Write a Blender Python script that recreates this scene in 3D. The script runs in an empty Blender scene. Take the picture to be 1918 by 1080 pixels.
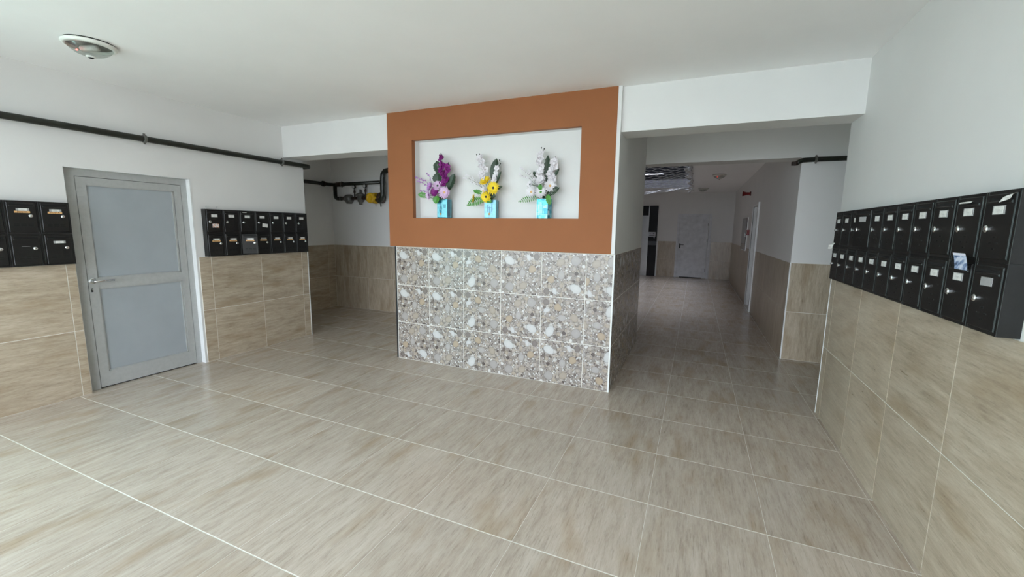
import bpy, math, random
from mathutils import Matrix, Vector
random.seed(7)
SC = bpy.context.scene
COL = SC.collection
PI = math.pi

# ------------------------------------------------------------------ camera, sky, exposure
EYE = 1.58
cd = bpy.data.cameras.new('camera'); cam = bpy.data.objects.new('camera', cd); COL.objects.link(cam)
cd.sensor_fit = 'HORIZONTAL'; cd.sensor_width = 36.0; cd.lens = 14.7352; cd.clip_start = 0.02; cd.clip_end = 200
Rr = ((0.91651322, 0.39973988, 0.01454468), (-0.06987816, 0.12420085, 0.98979351), (-0.39385348, 0.90817519, -0.14176481))
cam.matrix_world = Matrix(((Rr[0][0], Rr[1][0], -Rr[2][0], 0), (Rr[0][1], Rr[1][1], -Rr[2][1], 0), (Rr[0][2], Rr[1][2], -Rr[2][2], EYE), (0, 0, 0, 1)))
SC.camera = cam

wd = bpy.data.worlds.new('overcast_sky'); SC.world = wd; wd.use_nodes = True
bg = wd.node_tree.nodes['Background']
bg.inputs[0].default_value = (0.895, 0.955, 1.10, 1); bg.inputs[1].default_value = 5.0

def portal(name, loc, rot, sx, sy):
    l = bpy.data.lights.new(name, 'AREA'); l.shape = 'RECTANGLE'; l.size = sx; l.size_y = sy
    l.cycles.is_portal = True
    o = bpy.data.objects.new(name, l); COL.objects.link(o); o.location = loc; o.rotation_euler = rot
    return o
portal('sky_portal_entrance', (-1.975, -2.75, 1.4), (PI / 2, 0, 0), 5.9, 2.68)
portal('sky_portal_side', (-5.02, -0.75, 1.3), (PI / 2, 0, -PI / 2), 2.1, 2.3)
portal('sky_portal_shaft', (-1.41, 11.25, 7.7), (0, 0, 0), 2.38, 4.7)

SC.view_settings.view_transform = 'Standard'
SC.view_settings.look = 'None'
SC.view_settings.exposure = 1.12
SC.view_settings.gamma = 1.0
SC.view_settings.use_curve_mapping = False
SC.cycles.max_bounces = 14
SC.cycles.diffuse_bounces = 8
SC.cycles.glossy_bounces = 5
SC.cycles.transparent_max_bounces = 12
SC.cycles.caustics_reflective = False
SC.cycles.caustics_refractive = False

# ------------------------------------------------------------------ room numbers (metres)
XL, XR, YF, YB = -5.067, 1.085, 3.994, 15.45
XREC = -6.48          # far side of the meter recess
YREC = 6.18
YE = 4.33             # where the lobby side walls stop
Y2 = 6.07             # second beam and pillar face
ZC = 2.85             # ceiling
ZB = 2.46             # underside of the beams
YENT = -2.8
T = 0.603             # tile pitch
GX = 0.4535           # a floor joint in x
GY = 2.987            # a floor joint in y

# ------------------------------------------------------------------ materials
def srgb(r, g, b):
    f = lambda c: (c / 255 / 12.92) if c / 255 <= 0.04045 else ((c / 255 + 0.055) / 1.055) ** 2.4
    return (f(r), f(g), f(b), 1)

class NT:
    def __init__(s, name):
        s.m = bpy.data.materials.new(name); s.m.use_nodes = True
        s.t = s.m.node_tree; s.b = s.t.nodes['Principled BSDF']
    def n(s, typ, **kw):
        x = s.t.nodes.new(typ)
        for k, v in kw.items(): setattr(x, k, v)
        return x
    def l(s, a, b): s.t.links.new(a, b)
    def math(s, op, a, b=None, c=None):
        x = s.n('ShaderNodeMath', operation=op)
        for i, v in enumerate((a, b, c)):
            if v is None: continue
            if isinstance(v, (int, float)): x.inputs[i].default_value = v
            else: s.l(v, x.inputs[i])
        return x.outputs[0]
    def mix(s, f, a, b, blend='MIX'):
        x = s.n('ShaderNodeMix', data_type='RGBA', blend_type=blend)
        for i, v in ((0, f), (6, a), (7, b)):
            if isinstance(v, (int, float)): x.inputs[i].default_value = v
            elif isinstance(v, tuple): x.inputs[i].default_value = v
            else: s.l(v, x.inputs[i])
        return x.outputs[2]
    def ramp(s, f, stops, interp='LINEAR'):
        x = s.n('ShaderNodeValToRGB'); cr = x.color_ramp; cr.interpolation = interp
        while len(cr.elements) < len(stops): cr.elements.new(0.5)
        for e, (p, c) in zip(cr.elements, stops): e.position = p; e.color = c
        s.l(f, x.inputs[0]); return x.outputs[0]
    def vec(s, src, scale=(1, 1, 1), loc=(0, 0, 0), rot=(0, 0, 0)):
        x = s.n('ShaderNodeMapping'); x.inputs['Scale'].default_value = scale; x.inputs['Location'].default_value = loc; x.inputs['Rotation'].default_value = rot
        s.l(src, x.inputs[0]); return x.outputs[0]
    def noise(s, v, scale, detail=4, rough=0.55, w=None, dim='3D'):
        x = s.n('ShaderNodeTexNoise', noise_dimensions='4D' if w is not None else dim)
        x.inputs['Scale'].default_value = scale; x.inputs['Detail'].default_value = detail; x.inputs['Roughness'].default_value = rough
        s.l(v, x.inputs['Vector'])
        if w is not None: s.l(w, x.inputs['W'])
        return x.outputs[0]
    def bump(s, h, strength=0.1, dist=0.01):
        x = s.n('ShaderNodeBump'); x.inputs['Strength'].default_value = strength; x.inputs['Distance'].default_value = dist
        s.l(h, x.inputs['Height']); s.l(x.outputs[0], s.b.inputs['Normal'])
    def set(s, **kw):
        for k, v in kw.items():
            i = s.b.inputs[k.replace('_', ' ')]
            if hasattr(v, 'is_linked'): s.l(v, i)
            else: i.default_value = v
        return s

def obj_coord(t): return t.n('ShaderNodeTexCoord').outputs['Object']

def mat_plain(name, col, rough=0.5, metal=0.0, noise_amt=0.06, noise_scale=9.0, bump=0.0, spec=0.5, coord='Object'):
    t = NT(name)
    v = t.n('ShaderNodeTexCoord').outputs[coord]
    n = t.noise(v, noise_scale, 4)
    lo = tuple(c * (1 - noise_amt) for c in col[:3]) + (1,)
    hi = tuple(min(1, c * (1 + noise_amt)) for c in col[:3]) + (1,)
    t.l(t.ramp(n, [(0.3, lo), (0.7, hi)]), t.b.inputs['Base Color'])
    t.set(Roughness=rough, Metallic=metal); t.b.inputs['Specular IOR Level'].default_value = spec
    if bump: t.bump(t.noise(v, 140, 3), bump, 0.002)
    return t.m

def mat_travertine(name, dark, mid, light, rough):
    t = NT(name)
    o = obj_coord(t)
    rnd = t.n('ShaderNodeObjectInfo').outputs['Random']
    w = t.math('MULTIPLY', rnd, 37.0)
    s1 = t.noise(t.vec(o, (40, 5.5, 40)), 1.0, 9, 0.68, w)
    s2 = t.noise(t.vec(o, (11, 2.0, 11)), 1.0, 5, 0.55, t.math('ADD', w, 5.0))
    s3 = t.noise(t.vec(o, (190, 34, 190)), 1.0, 5, 0.7, t.math('ADD', w, 9.0))
    v = t.math('ADD', t.math('MULTIPLY', s1, 0.55), t.math('ADD', t.math('MULTIPLY', s2, 0.33), t.math('MULTIPLY', s3, 0.22)))
    c = t.ramp(v, [(0.36, dark), (0.54, mid), (0.74, light)])
    br = t.noise(t.vec(o, (7, 2.2, 7)), 1.0, 3, 0.5, t.math('ADD', w, 21.0))
    c = t.mix(t.ramp(br, [(0.52, (0, 0, 0, 1)), (0.72, (0.55, 0.55, 0.55, 1))]), c, tuple(a * b for a, b in zip(dark[:3], (1.05, .93, .72))) + (1,))
    s4 = t.noise(t.vec(o, (120, 9.5, 120)), 1.0, 6, 0.7, t.math('ADD', w, 31.0))
    c = t.mix(1.0, c, t.ramp(s4, [(0.34, (0.74, 0.73, 0.72, 1)), (0.47, (1, 1, 1, 1)), (0.60, (1, 1, 1, 1)), (0.72, (1.13, 1.13, 1.13, 1))]), 'MULTIPLY')
    tone = t.math('MULTIPLY_ADD', rnd, 0.10, 0.95)
    hs = t.n('ShaderNodeHueSaturation'); t.l(tone, hs.inputs['Value']); t.l(c, hs.inputs['Color'])
    t.l(hs.outputs[0], t.b.inputs['Base Color'])
    t.l(t.math('MULTIPLY_ADD', s1, 0.16, rough - 0.08), t.b.inputs['Roughness'])
    t.bump(s1, 0.06, 0.002)
    return t.m

def mat_pebble():
    t = NT('pebble_print_tile'); o = obj_coord(t)
    ds = t.noise(o, 26, 2)
    dv = t.n('ShaderNodeVectorMath', operation='SCALE'); t.l(t.n('ShaderNodeTexNoise').outputs['Color'], dv.inputs[0])
    nz = t.t.nodes[-2] if False else None
    wob = t.n('ShaderNodeTexNoise'); wob.inputs['Scale'].default_value = 30; t.l(o, wob.inputs['Vector'])
    sc = t.n('ShaderNodeVectorMath', operation='MULTIPLY_ADD'); t.l(wob.outputs['Color'], sc.inputs[0]); sc.inputs[1].default_value = (0.020, 0.020, 0); t.l(o, sc.inputs[2])
    p = sc.outputs[0]
    pal = [(0.0, srgb(152, 144, 138)), (0.16, srgb(206, 204, 202)), (0.24, srgb(134, 126, 121)), (0.38, srgb(170, 160, 150)), (0.52, srgb(166, 154, 140)),
           (0.60, srgb(190, 186, 183)), (0.70, srgb(142, 133, 127)), (0.82, srgb(104, 94, 88)), (0.87, srgb(176, 169, 163)), (0.96, srgb(84, 74, 70))]
    def layer(scale, loc):
        a = t.n('ShaderNodeTexVoronoi', voronoi_dimensions='2D', feature='F1'); a.inputs['Scale'].default_value = scale; a.inputs['Randomness'].default_value = 0.85
        t.l(t.vec(p, (1, 1, 1), loc), a.inputs['Vector'])
        sp = t.n('ShaderNodeSeparateColor'); t.l(a.outputs['Color'], sp.inputs[0])
        col = t.ramp(sp.outputs[0], pal, 'CONSTANT')
        return a.outputs['Distance'], sp.outputs[1], col
    # small gravel
    d, r, c = layer(70, (0, 0, 0))
    shade = t.ramp(d, [(0.0, (1.08, 1.08, 1.08, 1)), (0.42, (0.97, 0.97, 0.97, 1)), (0.62, (0.52, 0.49, 0.47, 1))])
    col = t.mix(1.0, c, shade, 'MULTIPLY')
    for scale, loc, keep, rad in ((40, (3.1, 1.7, 0), 0.34, 0.48), (24, (7.7, 4.2, 0), 0.46, 0.46)):
        d, r, c = layer(scale, loc)
        inside = t.math('MULTIPLY', t.math('LESS_THAN', d, rad), t.math('GREATER_THAN', r, keep))
        sh = t.ramp(t.math('DIVIDE', d, rad), [(0.0, (1.05, 1.05, 1.05, 1)), (0.8, (0.95, 0.94, 0.93, 1)), (1.0, (0.5, 0.46, 0.44, 1))])
        col = t.mix(inside, col, t.mix(1.0, c, sh, 'MULTIPLY'))
    # the few big stones every tile of this print shows
    def stone(cx, cy, rx, ry, ang, base):
        nonlocal col
        q = t.vec(p, (1 / rx, 1 / ry, 1), (0, 0, 0), (0, 0, 0))
        mp = t.n('ShaderNodeMapping', vector_type='TEXTURE'); mp.inputs['Location'].default_value = (cx + .010, cy + .010, 0); mp.inputs['Rotation'].default_value = (0, 0, ang); mp.inputs['Scale'].default_value = (rx, ry, 1)
        t.l(p, mp.inputs[0])
        g = t.n('ShaderNodeSeparateXYZ'); t.l(mp.outputs[0], g.inputs[0])
        rr = t.math('SQRT', t.math('ADD', t.math('POWER', t.math('ABSOLUTE', g.outputs[0]), 2.0), t.math('POWER', t.math('ABSOLUTE', g.outputs[1]), 2.0)))
        ins = t.math('LESS_THAN', rr, 1.0)
        grain = t.noise(t.vec(mp.outputs[0], (6, 1.4, 1)), 1.0, 4)
        cc = t.mix(grain, tuple(x * .8 for x in base[:3]) + (1,), base)
        sh = t.ramp(rr, [(0.0, (1.05, 1.05, 1.05, 1)), (0.85, (0.95, 0.95, 0.95, 1)), (1.0, (0.45, 0.42, 0.4, 1))])
        col = t.mix(ins, col, t.mix(1.0, cc, sh, 'MULTIPLY'))
    stone(-0.13, 0.125, 0.062, 0.042, -0.4, srgb(204, 203, 202))
    stone(0.125, 0.045, 0.042, 0.037, 0.7, srgb(176, 158, 136))
    stone(-0.125, -0.15, 0.052, 0.05, 0.2, srgb(168, 162, 158))
    stone(0.03, -0.13, 0.045, 0.036, 0.5, srgb(170, 158, 144))
    stone(0.02, 0.0, 0.036, 0.042, 0.1, srgb(174, 168, 164))
    stone(0.17, 0.17, 0.03, 0.034, 0.1, srgb(124, 114, 108))
    stone(0.085, 0.165, 0.022, 0.038, 0.4, srgb(204, 202, 202))
    t.l(col, t.b.inputs['Base Color']); t.set(Roughness=0.22)
    return t.m

M = {}
M['wall'] = mat_plain('white_wall_paint', (0.715, 0.71, 0.70, 1), 0.62, noise_amt=0.02, noise_scale=2.0, bump=0.06)
M['ceil'] = mat_plain('white_ceiling_paint', (0.90, 0.90, 0.90, 1), 0.7, noise_amt=0.02, noise_scale=1.5, bump=0.05)
M['orange'] = mat_plain('orange_brown_paint', srgb(151, 97, 63), 0.6, noise_amt=0.03, noise_scale=3.0, bump=0.08, spec=0.15)
M['grout'] = mat_plain('white_grout', srgb(222, 220, 212), 0.8, noise_amt=0.08, noise_scale=6.0)
M['floor_tile'] = mat_travertine('floor_travertine', srgb(157, 143, 129), srgb(185, 173, 160), srgb(203, 194, 183), 0.21)
M['wall_tile'] = mat_travertine('wall_travertine', srgb(138, 122, 102), srgb(174, 160, 140), srgb(200, 189, 171), 0.30)
M['pebble'] = mat_pebble()
M['trim'] = mat_plain('white_edge_trim', srgb(226, 228, 228), 0.45)
M['alu'] = mat_plain('grey_painted_aluminium', srgb(172, 174, 173), 0.42, 0.1, 0.05, 30)
M['alu_panel'] = mat_plain('grey_door_panel', srgb(160, 167, 172), 0.4, 0.05, 0.04, 4)
M['chrome'] = mat_plain('bright_metal', (0.72, 0.74, 0.75, 1), 0.22, 1.0, 0.05, 20)
M['gasket'] = mat_plain('black_gasket', (0.01, 0.01, 0.01, 1), 0.8)
M['black'] = mat_plain('black_box_paint', (0.0065, 0.0062, 0.006, 1), 0.42, 0, 0.35, 40, bump=0.12, spec=0.45)
M['black_in'] = mat_plain('dark_slot', (0.003, 0.003, 0.003, 1), 0.9)
M['card'] = mat_plain('paper_card', srgb(214, 214, 210), 0.75, noise_amt=0.12, noise_scale=90)
M['plastic'] = mat_plain('grey_card_holder', srgb(160, 160, 160), 0.3, 0, 0.1, 30)
M['sticker'] = mat_plain('orange_sticker', srgb(226, 178, 120), 0.5)
M['ink'] = mat_plain('brown_ink', srgb(96, 52, 30), 0.6)
M['pipe'] = mat_plain('dark_green_pipe', (0.012, 0.014, 0.010, 1), 0.34, 0.0, 0.5, 14)
M['rust'] = mat_plain('brown_fitting', (0.03, 0.016, 0.011, 1), 0.4, 0.2, 0.4, 20)
M['cast'] = mat_plain('cast_grey_metal', (0.20, 0.20, 0.19, 1), 0.4, 0.75, 0.2, 30)
M['yellow'] = mat_plain('yellow_enamel', srgb(206, 164, 30), 0.4, 0, 0.15, 30)
M['gauge'] = mat_plain('gauge_face', srgb(190, 190, 190), 0.4)
M['white_pl'] = mat_plain('white_plastic', srgb(226, 228, 222), 0.4)
M['red'] = mat_plain('red_plastic', srgb(122, 18, 22), 0.4, 0, 0.1)
M['dkglass'] = mat_plain('dark_red_glass', (0.03, 0.008, 0.012, 1), 0.12)
M['doorwhite'] = mat_plain('worn_white_door_paint', srgb(206, 208, 212), 0.5, 0, 0.14, 7)
M['steel'] = mat_plain('brushed_steel', (0.55, 0.56, 0.57, 1), 0.28, 1.0, 0.06, 5)
M['elev'] = mat_plain('black_lift_panel', (0.006, 0.007, 0.011, 1), 0.18)
M['elev2'] = mat_plain('grey_lift_band', (0.06, 0.065, 0.075, 1), 0.3)
M['sign'] = mat_plain('pale_sign', srgb(178, 180, 188), 0.5)
M['shaft'] = mat_plain('shaft_wall', srgb(128, 130, 136), 0.8)
M['shaftblack'] = mat_plain('black_shaft_cladding', (0.004, 0.004, 0.005, 1), 0.25)
M['net'] = mat_plain('white_net_cord', srgb(196, 196, 196), 0.8)
M['mull'] = mat_plain('white_window_frame', srgb(220, 224, 222), 0.4)
M['ground'] = mat_plain('outside_ground', srgb(176, 180, 172), 0.9, noise_amt=0.1, noise_scale=1.0)
M['wood_dark'] = mat_plain('dark_edge_strip', (0.008, 0.008, 0.01, 1), 0.5)

def glass_thin(name, tint, mixf, rough=0.03):
    t = NT(name); t.t.nodes.remove(t.b)
    tr = t.n('ShaderNodeBsdfTransparent'); tr.inputs[0].default_value = tint
    gl = t.n('ShaderNodeBsdfGlossy'); gl.inputs['Roughness'].default_value = rough
    mx = t.n('ShaderNodeMixShader'); mx.inputs[0].default_value = mixf
    t.l(tr.outputs[0], mx.inputs[1]); t.l(gl.outputs[0], mx.inputs[2]); t.l(mx.outputs[0], t.t.nodes['Material Output'].inputs[0])
    return t.m
M['pane'] = glass_thin('window_glass', (0.97, 0.98, 0.97, 1), 0.06)
M['pane_green'] = glass_thin('green_window_glass', (0.80, 0.98, 0.93, 1), 0.06)
M['dome'] = glass_thin('ribbed_lamp_glass', (0.78, 0.80, 0.78, 1), 0.12, 0.15)
def emis(name, col, s):
    t = NT(name); t.set(Base_Color=col, Emission_Color=col, Emission_Strength=s); return t.m
M['led'] = emis('red_led', (1.0, 0.06, 0.05, 1), 7.0)
M['tube'] = emis('glowing_reflection', (0.85, 0.88, 1.0, 1), 1.6)  # emission imitates lights mirrored in dark glass

def mat_vase():
    t = NT('aqua_mirror_mosaic'); o = obj_coord(t)
    br = t.n('ShaderNodeTexVoronoi', feature='F1', distance='CHEBYCHEV'); br.inputs['Scale'].default_value = 26; t.l(o, br.inputs['Vector'])
    sp = t.n('ShaderNodeSeparateColor'); t.l(br.outputs['Color'], sp.inputs[0])
    c = t.ramp(sp.outputs[0], [(0, srgb(16, 104, 122)), (0.3, srgb(66, 164, 176)), (0.6, srgb(128, 196, 206)), (0.8, srgb(30, 140, 158)), (1, srgb(186, 222, 228))])
    t.l(c, t.b.inputs['Base Color']); t.set(Roughness=0.12, Metallic=0.25)
    return t.m
M['vase'] = mat_vase()
M['vase_dark'] = mat_plain('dark_aqua_glass', srgb(30, 104, 128), 0.15, 0.1, 0.25, 40)
M['vase_light'] = mat_plain('pale_aqua_glass', srgb(84, 152, 166), 0.15, 0.15, 0.2, 40)
M['pearl'] = mat_plain('pearl_bead', srgb(214, 170, 110), 0.3)
M['purple'] = mat_plain('purple_petal', srgb(132, 28, 122), 0.6, 0, 0.3, 60)
M['lilac'] = mat_plain('lilac_petal', srgb(176, 128, 190), 0.6, 0, 0.25, 60)
M['lilacw'] = mat_plain('pale_lilac_petal', srgb(214, 184, 216), 0.6, 0, 0.2, 60)
M['whitep'] = mat_plain('white_petal', srgb(226, 222, 226), 0.6, 0, 0.08, 60)
M['yellowp'] = mat_plain('yellow_petal', srgb(244, 212, 46), 0.55, 0, 0.15, 60)
M['leafd'] = mat_plain('dark_leaf', srgb(42, 62, 42), 0.5, 0, 0.3, 40)
M['leafl'] = mat_plain('bright_leaf', srgb(74, 138, 52), 0.5, 0, 0.3, 40)
M['stem'] = mat_plain('green_stem', srgb(62, 84, 48), 0.6)
M['twig'] = mat_plain('brown_twig', srgb(92, 76, 78), 0.7)
M['bud'] = mat_plain('dark_bud', srgb(34, 36, 30), 0.6)

def mat_photo():
    t = NT('printed_leaflet'); o = obj_coord(t)
    s = t.n('ShaderNodeSeparateXYZ'); t.l(o, s.inputs[0])
    n = t.noise(o, 38, 5)
    c = t.ramp(n, [(0.36, srgb(52, 70, 104)), (0.47, srgb(120, 142, 180)), (0.56, srgb(196, 206, 226)), (0.7, srgb(226, 228, 240))])
    top = t.math('GREATER_THAN', s.outputs[2], 0.022)
    t.l(t.mix(top, c, srgb(226, 226, 240)), t.b.inputs['Base Color']); t.set(Roughness=0.3)
    return t.m
M['leaflet'] = mat_photo()
def mat_sticker2():
    t = NT('coloured_sticker'); o = obj_coord(t)
    n = t.noise(o, 70, 3)
    c = t.ramp(n, [(0.36, srgb(70, 50, 60)), (0.44, srgb(214, 130, 60)), (0.5, srgb(230, 226, 220)), (0.62, srgb(200, 200, 214)), (0.7, srgb(120, 110, 120))])
    t.l(c, t.b.inputs['Base Color']); t.set(Roughness=0.4); return t.m
M['sticker2'] = mat_sticker2()

# ------------------------------------------------------------------ mesh helpers
class MB:
    def __init__(s): s.v = []; s.f = []; s.smooth = False
    def add(s, vs, fs):
        k = len(s.v); s.v += [tuple(v) for v in vs]; s.f += [tuple(i + k for i in f) for f in fs]; return s
    def box(s, x0, x1, y0, y1, z0, z1):
        if x0 > x1: x0, x1 = x1, x0
        if y0 > y1: y0, y1 = y1, y0
        if z0 > z1: z0, z1 = z1, z0
        return s.add([(x0, y0, z0), (x1, y0, z0), (x1, y1, z0), (x0, y1, z0), (x0, y0, z1), (x1, y0, z1), (x1, y1, z1), (x0, y1, z1)],
                     [(3, 2, 1, 0), (4, 5, 6, 7), (0, 1, 5, 4), (1, 2, 6, 5), (2, 3, 7, 6), (3, 0, 4, 7)])
    def cbox(s, x0, x1, y0, y1, z0, z1, c=0.003):
        """box with chamfered front (-y) edges"""
        return s.add([(x0, y1, z0), (x1, y1, z0), (x1, y1, z1), (x0, y1, z1), (x0, y0 + c, z0), (x1, y0 + c, z0), (x1, y0 + c, z1), (x0, y0 + c, z1),
                      (x0 + c, y0, z0 + c), (x1 - c, y0, z0 + c), (x1 - c, y0, z1 - c), (x0 + c, y0, z1 - c)],
                     [(0, 3, 2, 1), (0, 1, 5, 4), (1, 2, 6, 5), (2, 3, 7, 6), (3, 0, 4, 7), (4, 5, 9, 8), (5, 6, 10, 9), (6, 7, 11, 10), (7, 4, 8, 11), (8, 9, 10, 11)])
    def tube(s, pts, r, n=12, caps=True):
        pts = [Vector(p) for p in pts]; rr = r if isinstance(r, (list, tuple)) else [r] * len(pts)
        rings = []; prev = None
        for i, p in enumerate(pts):
            a = pts[max(0, i - 1)]; b = pts[min(len(pts) - 1, i + 1)]; d = (b - a).normalized()
            if prev is None:
                u = d.orthogonal().normalized()
            else:
                u = (prev - d * prev.dot(d)).normalized()
            prev = u; w = d.cross(u)
            rings.append([p + (u * math.cos(2 * PI * k / n) + w * math.sin(2 * PI * k / n)) * rr[i] for k in range(n)])
        vs = [v for ring in rings for v in ring]; fs = []
        for i in range(len(pts) - 1):
            for k in range(n):
                fs.append((i * n + k, i * n + (k + 1) % n, (i + 1) * n + (k + 1) % n, (i + 1) * n + k))
        if caps:
            fs.append(tuple(range(n - 1, -1, -1))); fs.append(tuple((len(pts) - 1) * n + k for k in range(n)))
        return s.add(vs, fs)
    def lathe(s, prof, n=28, axis='z', o=(0, 0, 0), cap=True):
        vs = []; fs = []
        for (r, h) in prof:
            for k in range(n):
                a = 2 * PI * k / n; c, d = r * math.cos(a), r * math.sin(a)
                v = {'z': (c, d, h), 'y': (c, h, d), 'x': (h, c, d)}[axis]
                vs.append((v[0] + o[0], v[1] + o[1], v[2] + o[2]))
        for i in range(len(prof) - 1):
            for k in range(n):
                q = (i * n + k, i * n + (k + 1) % n, (i + 1) * n + (k + 1) % n, (i + 1) * n + k)
                fs.append(q if axis != 'y' else q[::-1])
        if cap:
            fs.append(tuple(range(n))); fs.append(tuple((len(prof) - 1) * n + k for k in range(n)))
        return s.add(vs, fs)
    def mesh(s, name, mat=None):
        me = bpy.data.meshes.new(name); me.from_pydata(s.v, [], s.f); me.validate()
        if s.smooth:
            for p in me.polygons: p.use_smooth = True
        if mat: me.materials.append(M[mat])
        return me
    def build(s, name, mat, parent=None, smooth=False, loc=None):
        s.smooth = smooth
        return link(name, s.mesh(name, mat), parent, loc)

def link(name, data, parent=None, loc=None):
    o = bpy.data.objects.new(name, data); COL.objects.link(o); o.parent = parent
    if loc: o.location = loc
    return o
def tag(o, label, cat, group=None, kind=None):
    o['label'] = label; o['category'] = cat
    if group: o['group'] = group
    if kind: o['kind'] = kind
    return o
def empty(name, loc=(0, 0, 0), rz=0.0):
    o = link(name, None); o.location = loc; o.rotation_euler = (0, 0, rz); o.empty_display_size = 0.05; return o
def copy_tree(o, parent=None):
    c = o.copy(); COL.objects.link(c); c.parent = parent
    for ch in list(o.children): copy_tree(ch, c)
    return c
def struct(name, mb, mat, label, cat):
    return tag(mb.build(name, mat), label, cat, kind='structure')
def smooth_auto(o):
    pass

# ------------------------------------------------------------------ tiles
_tiles = {}
def tile_mesh(w, l, mat, t=0.009, c=0.0006):
    key = (round(w, 4), round(l, 4), mat)
    if key not in _tiles:
        a, b = w / 2, l / 2
        mb = MB().add([(-a, -b, -t), (a, -b, -t), (a, b, -t), (-a, b, -t), (-a, -b, -c), (a, -b, -c), (a, b, -c), (-a, b, -c), (-a + c, -b + c, 0), (a - c, -b + c, 0), (a - c, b - c, 0), (-a + c, b - c, 0)],
                      [(0, 3, 2, 1), (0, 1, 5, 4), (1, 2, 6, 5), (2, 3, 7, 6), (3, 0, 4, 7), (4, 5, 9, 8), (5, 6, 10, 9), (6, 7, 11, 10), (7, 4, 8, 11), (8, 9, 10, 11)])
        _tiles[key] = mb.mesh('tile', mat)
    return _tiles[key]
def lay(parent, org, ua, va, us, vs, mat, gu=0.004, gv=0.004, streak='v', rots=None, name='tile'):
    """tiles between consecutive joints us (along ua) and vs (along va); normal = ua x va"""
    ua, va, org = Vector(ua), Vector(va), Vector(org); nn = ua.cross(va)
    for i in range(len(us) - 1):
        for j in range(len(vs) - 1):
            w = us[i + 1] - us[i] - gu; h = vs[j + 1] - vs[j] - gv
            if w < 0.006 or h < 0.006: continue
            c = org + ua * (us[i] + us[i + 1]) / 2 + va * (vs[j] + vs[j + 1]) / 2
            ax, ay, W, H = (ua, va, w, h) if streak == 'v' else (va, -ua, h, w)
            if rots is not None:
                k = rots[j % len(rots)][i % len(rots[0])]
                for _ in range(k): ax, ay = ay, -ax
                if k % 2: W, H = H, W
            o = link(name, tile_mesh(W, H, mat), parent)
            m = Matrix.Identity(4)
            for r in range(3): m[r][0], m[r][1], m[r][2], m[r][3] = ax[r], ay[r], nn[r], c[r]
            o.matrix_world = m
            o.matrix_basis = m
def joints(a, b, ref, pitch):
    k0 = math.ceil((a - ref) / pitch - 1e-6); out = [a]
    x = ref + k0 * pitch
    while x < b - 1e-6:
        if x > a + 0.012: out.append(x)
        x += pitch
    out.append(b); return out

# ------------------------------------------------------------------ floor
mb = MB().box(XREC - 0.2, 3.0, YENT - 0.2, YB + 0.2, -0.25, -0.0007)
floor = struct('floor', mb, 'grout', 'beige travertine tiled lobby floor with thin white joints', 'floor')
UX, VY = (1, 0, 0), (0, 1, 0)
def floor_tiles():
    rooms = [(XL, XR, -1.4, YE), (XREC, -3.3, YE, YREC), (-0.69, 2.3, YE, Y2), (-2.6, XR, Y2, YB)]
    block = (-3.225, -0.69, YF, Y2)
    gx = [GX + .604 * k for k in range(-12, 5)]; gy = [GY + T * k for k in range(-9, 23)]
    for i in range(len(gx) - 1):
        for j in range(len(gy) - 1):
            x0, x1, y0, y1 = gx[i], gx[i + 1], gy[j], gy[j + 1]
            if not any(x0 < r[1] - .01 and x1 > r[0] + .01 and y0 < r[3] - .01 and y1 > r[2] + .01 for r in rooms): continue
            if x0 > block[0] and x1 < block[1] and y0 > block[2] and y1 < block[3]: continue
            lay(floor, (0, 0, 0), UX, VY, [x0, x1], [y0, y1], 'floor_tile', 0.0024, 0.0058)
floor_tiles()

# ------------------------------------------------------------------ ceiling with the open shaft
SX0, SX1, SY0, SY1 = -2.6, -0.22, 8.9, 13.6
mb = MB().box(XREC - 0.2, 3.0, YENT - 0.2, SY0, ZC, ZC + 0.25).box(XREC - 0.2, 3.0, SY1, YB + 0.2, ZC, ZC + 0.25)
mb.box(XREC - 0.2, SX0, SY0, SY1, ZC, ZC + 0.25).box(SX1, 3.0, SY0, SY1, ZC, ZC + 0.25)
ceiling = struct('ceiling', mb, 'ceil', 'plain white painted ceiling over the lobby', 'ceiling')
mb = MB()
ZS = 7.8
mb.box(SX0 - .2, SX0, SY0 - .2, SY1 + .2, ZC + .25, ZS).box(SX1, SX1 + .2, SY0 - .2, SY1 + .2, ZC + .25, ZS).box(SX0, SX1, SY0 - .2, SY0, ZC + .25, ZS).box(SX0, SX1, SY1, SY1 + .2, ZC + .25, ZS)
shaft = struct('wall_shaft', mb, 'shaft', 'walls of the dark open shaft above the corridor ceiling', 'wall')
MB().box(SX0 + .005, SX1 - .005, SY1 - .012, SY1 - .001, 3.10, 6.0).build('black_cladding', 'shaftblack', shaft)
MB().box(SX0 + .001, SX0 + .012, SY0 + .005, SY1 - .013, 3.10, 6.0).build('black_cladding', 'shaftblack', shaft)

MB().box(SX0, SX1, SY1 - .003, SY1 - .0005, ZC + .002, 3.099).box(SX0 + .0005, SX0 + .003, SY0, SY1 - .004, ZC + .002, 3.099).build('slab_edge', 'shaft', shaft)

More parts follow.
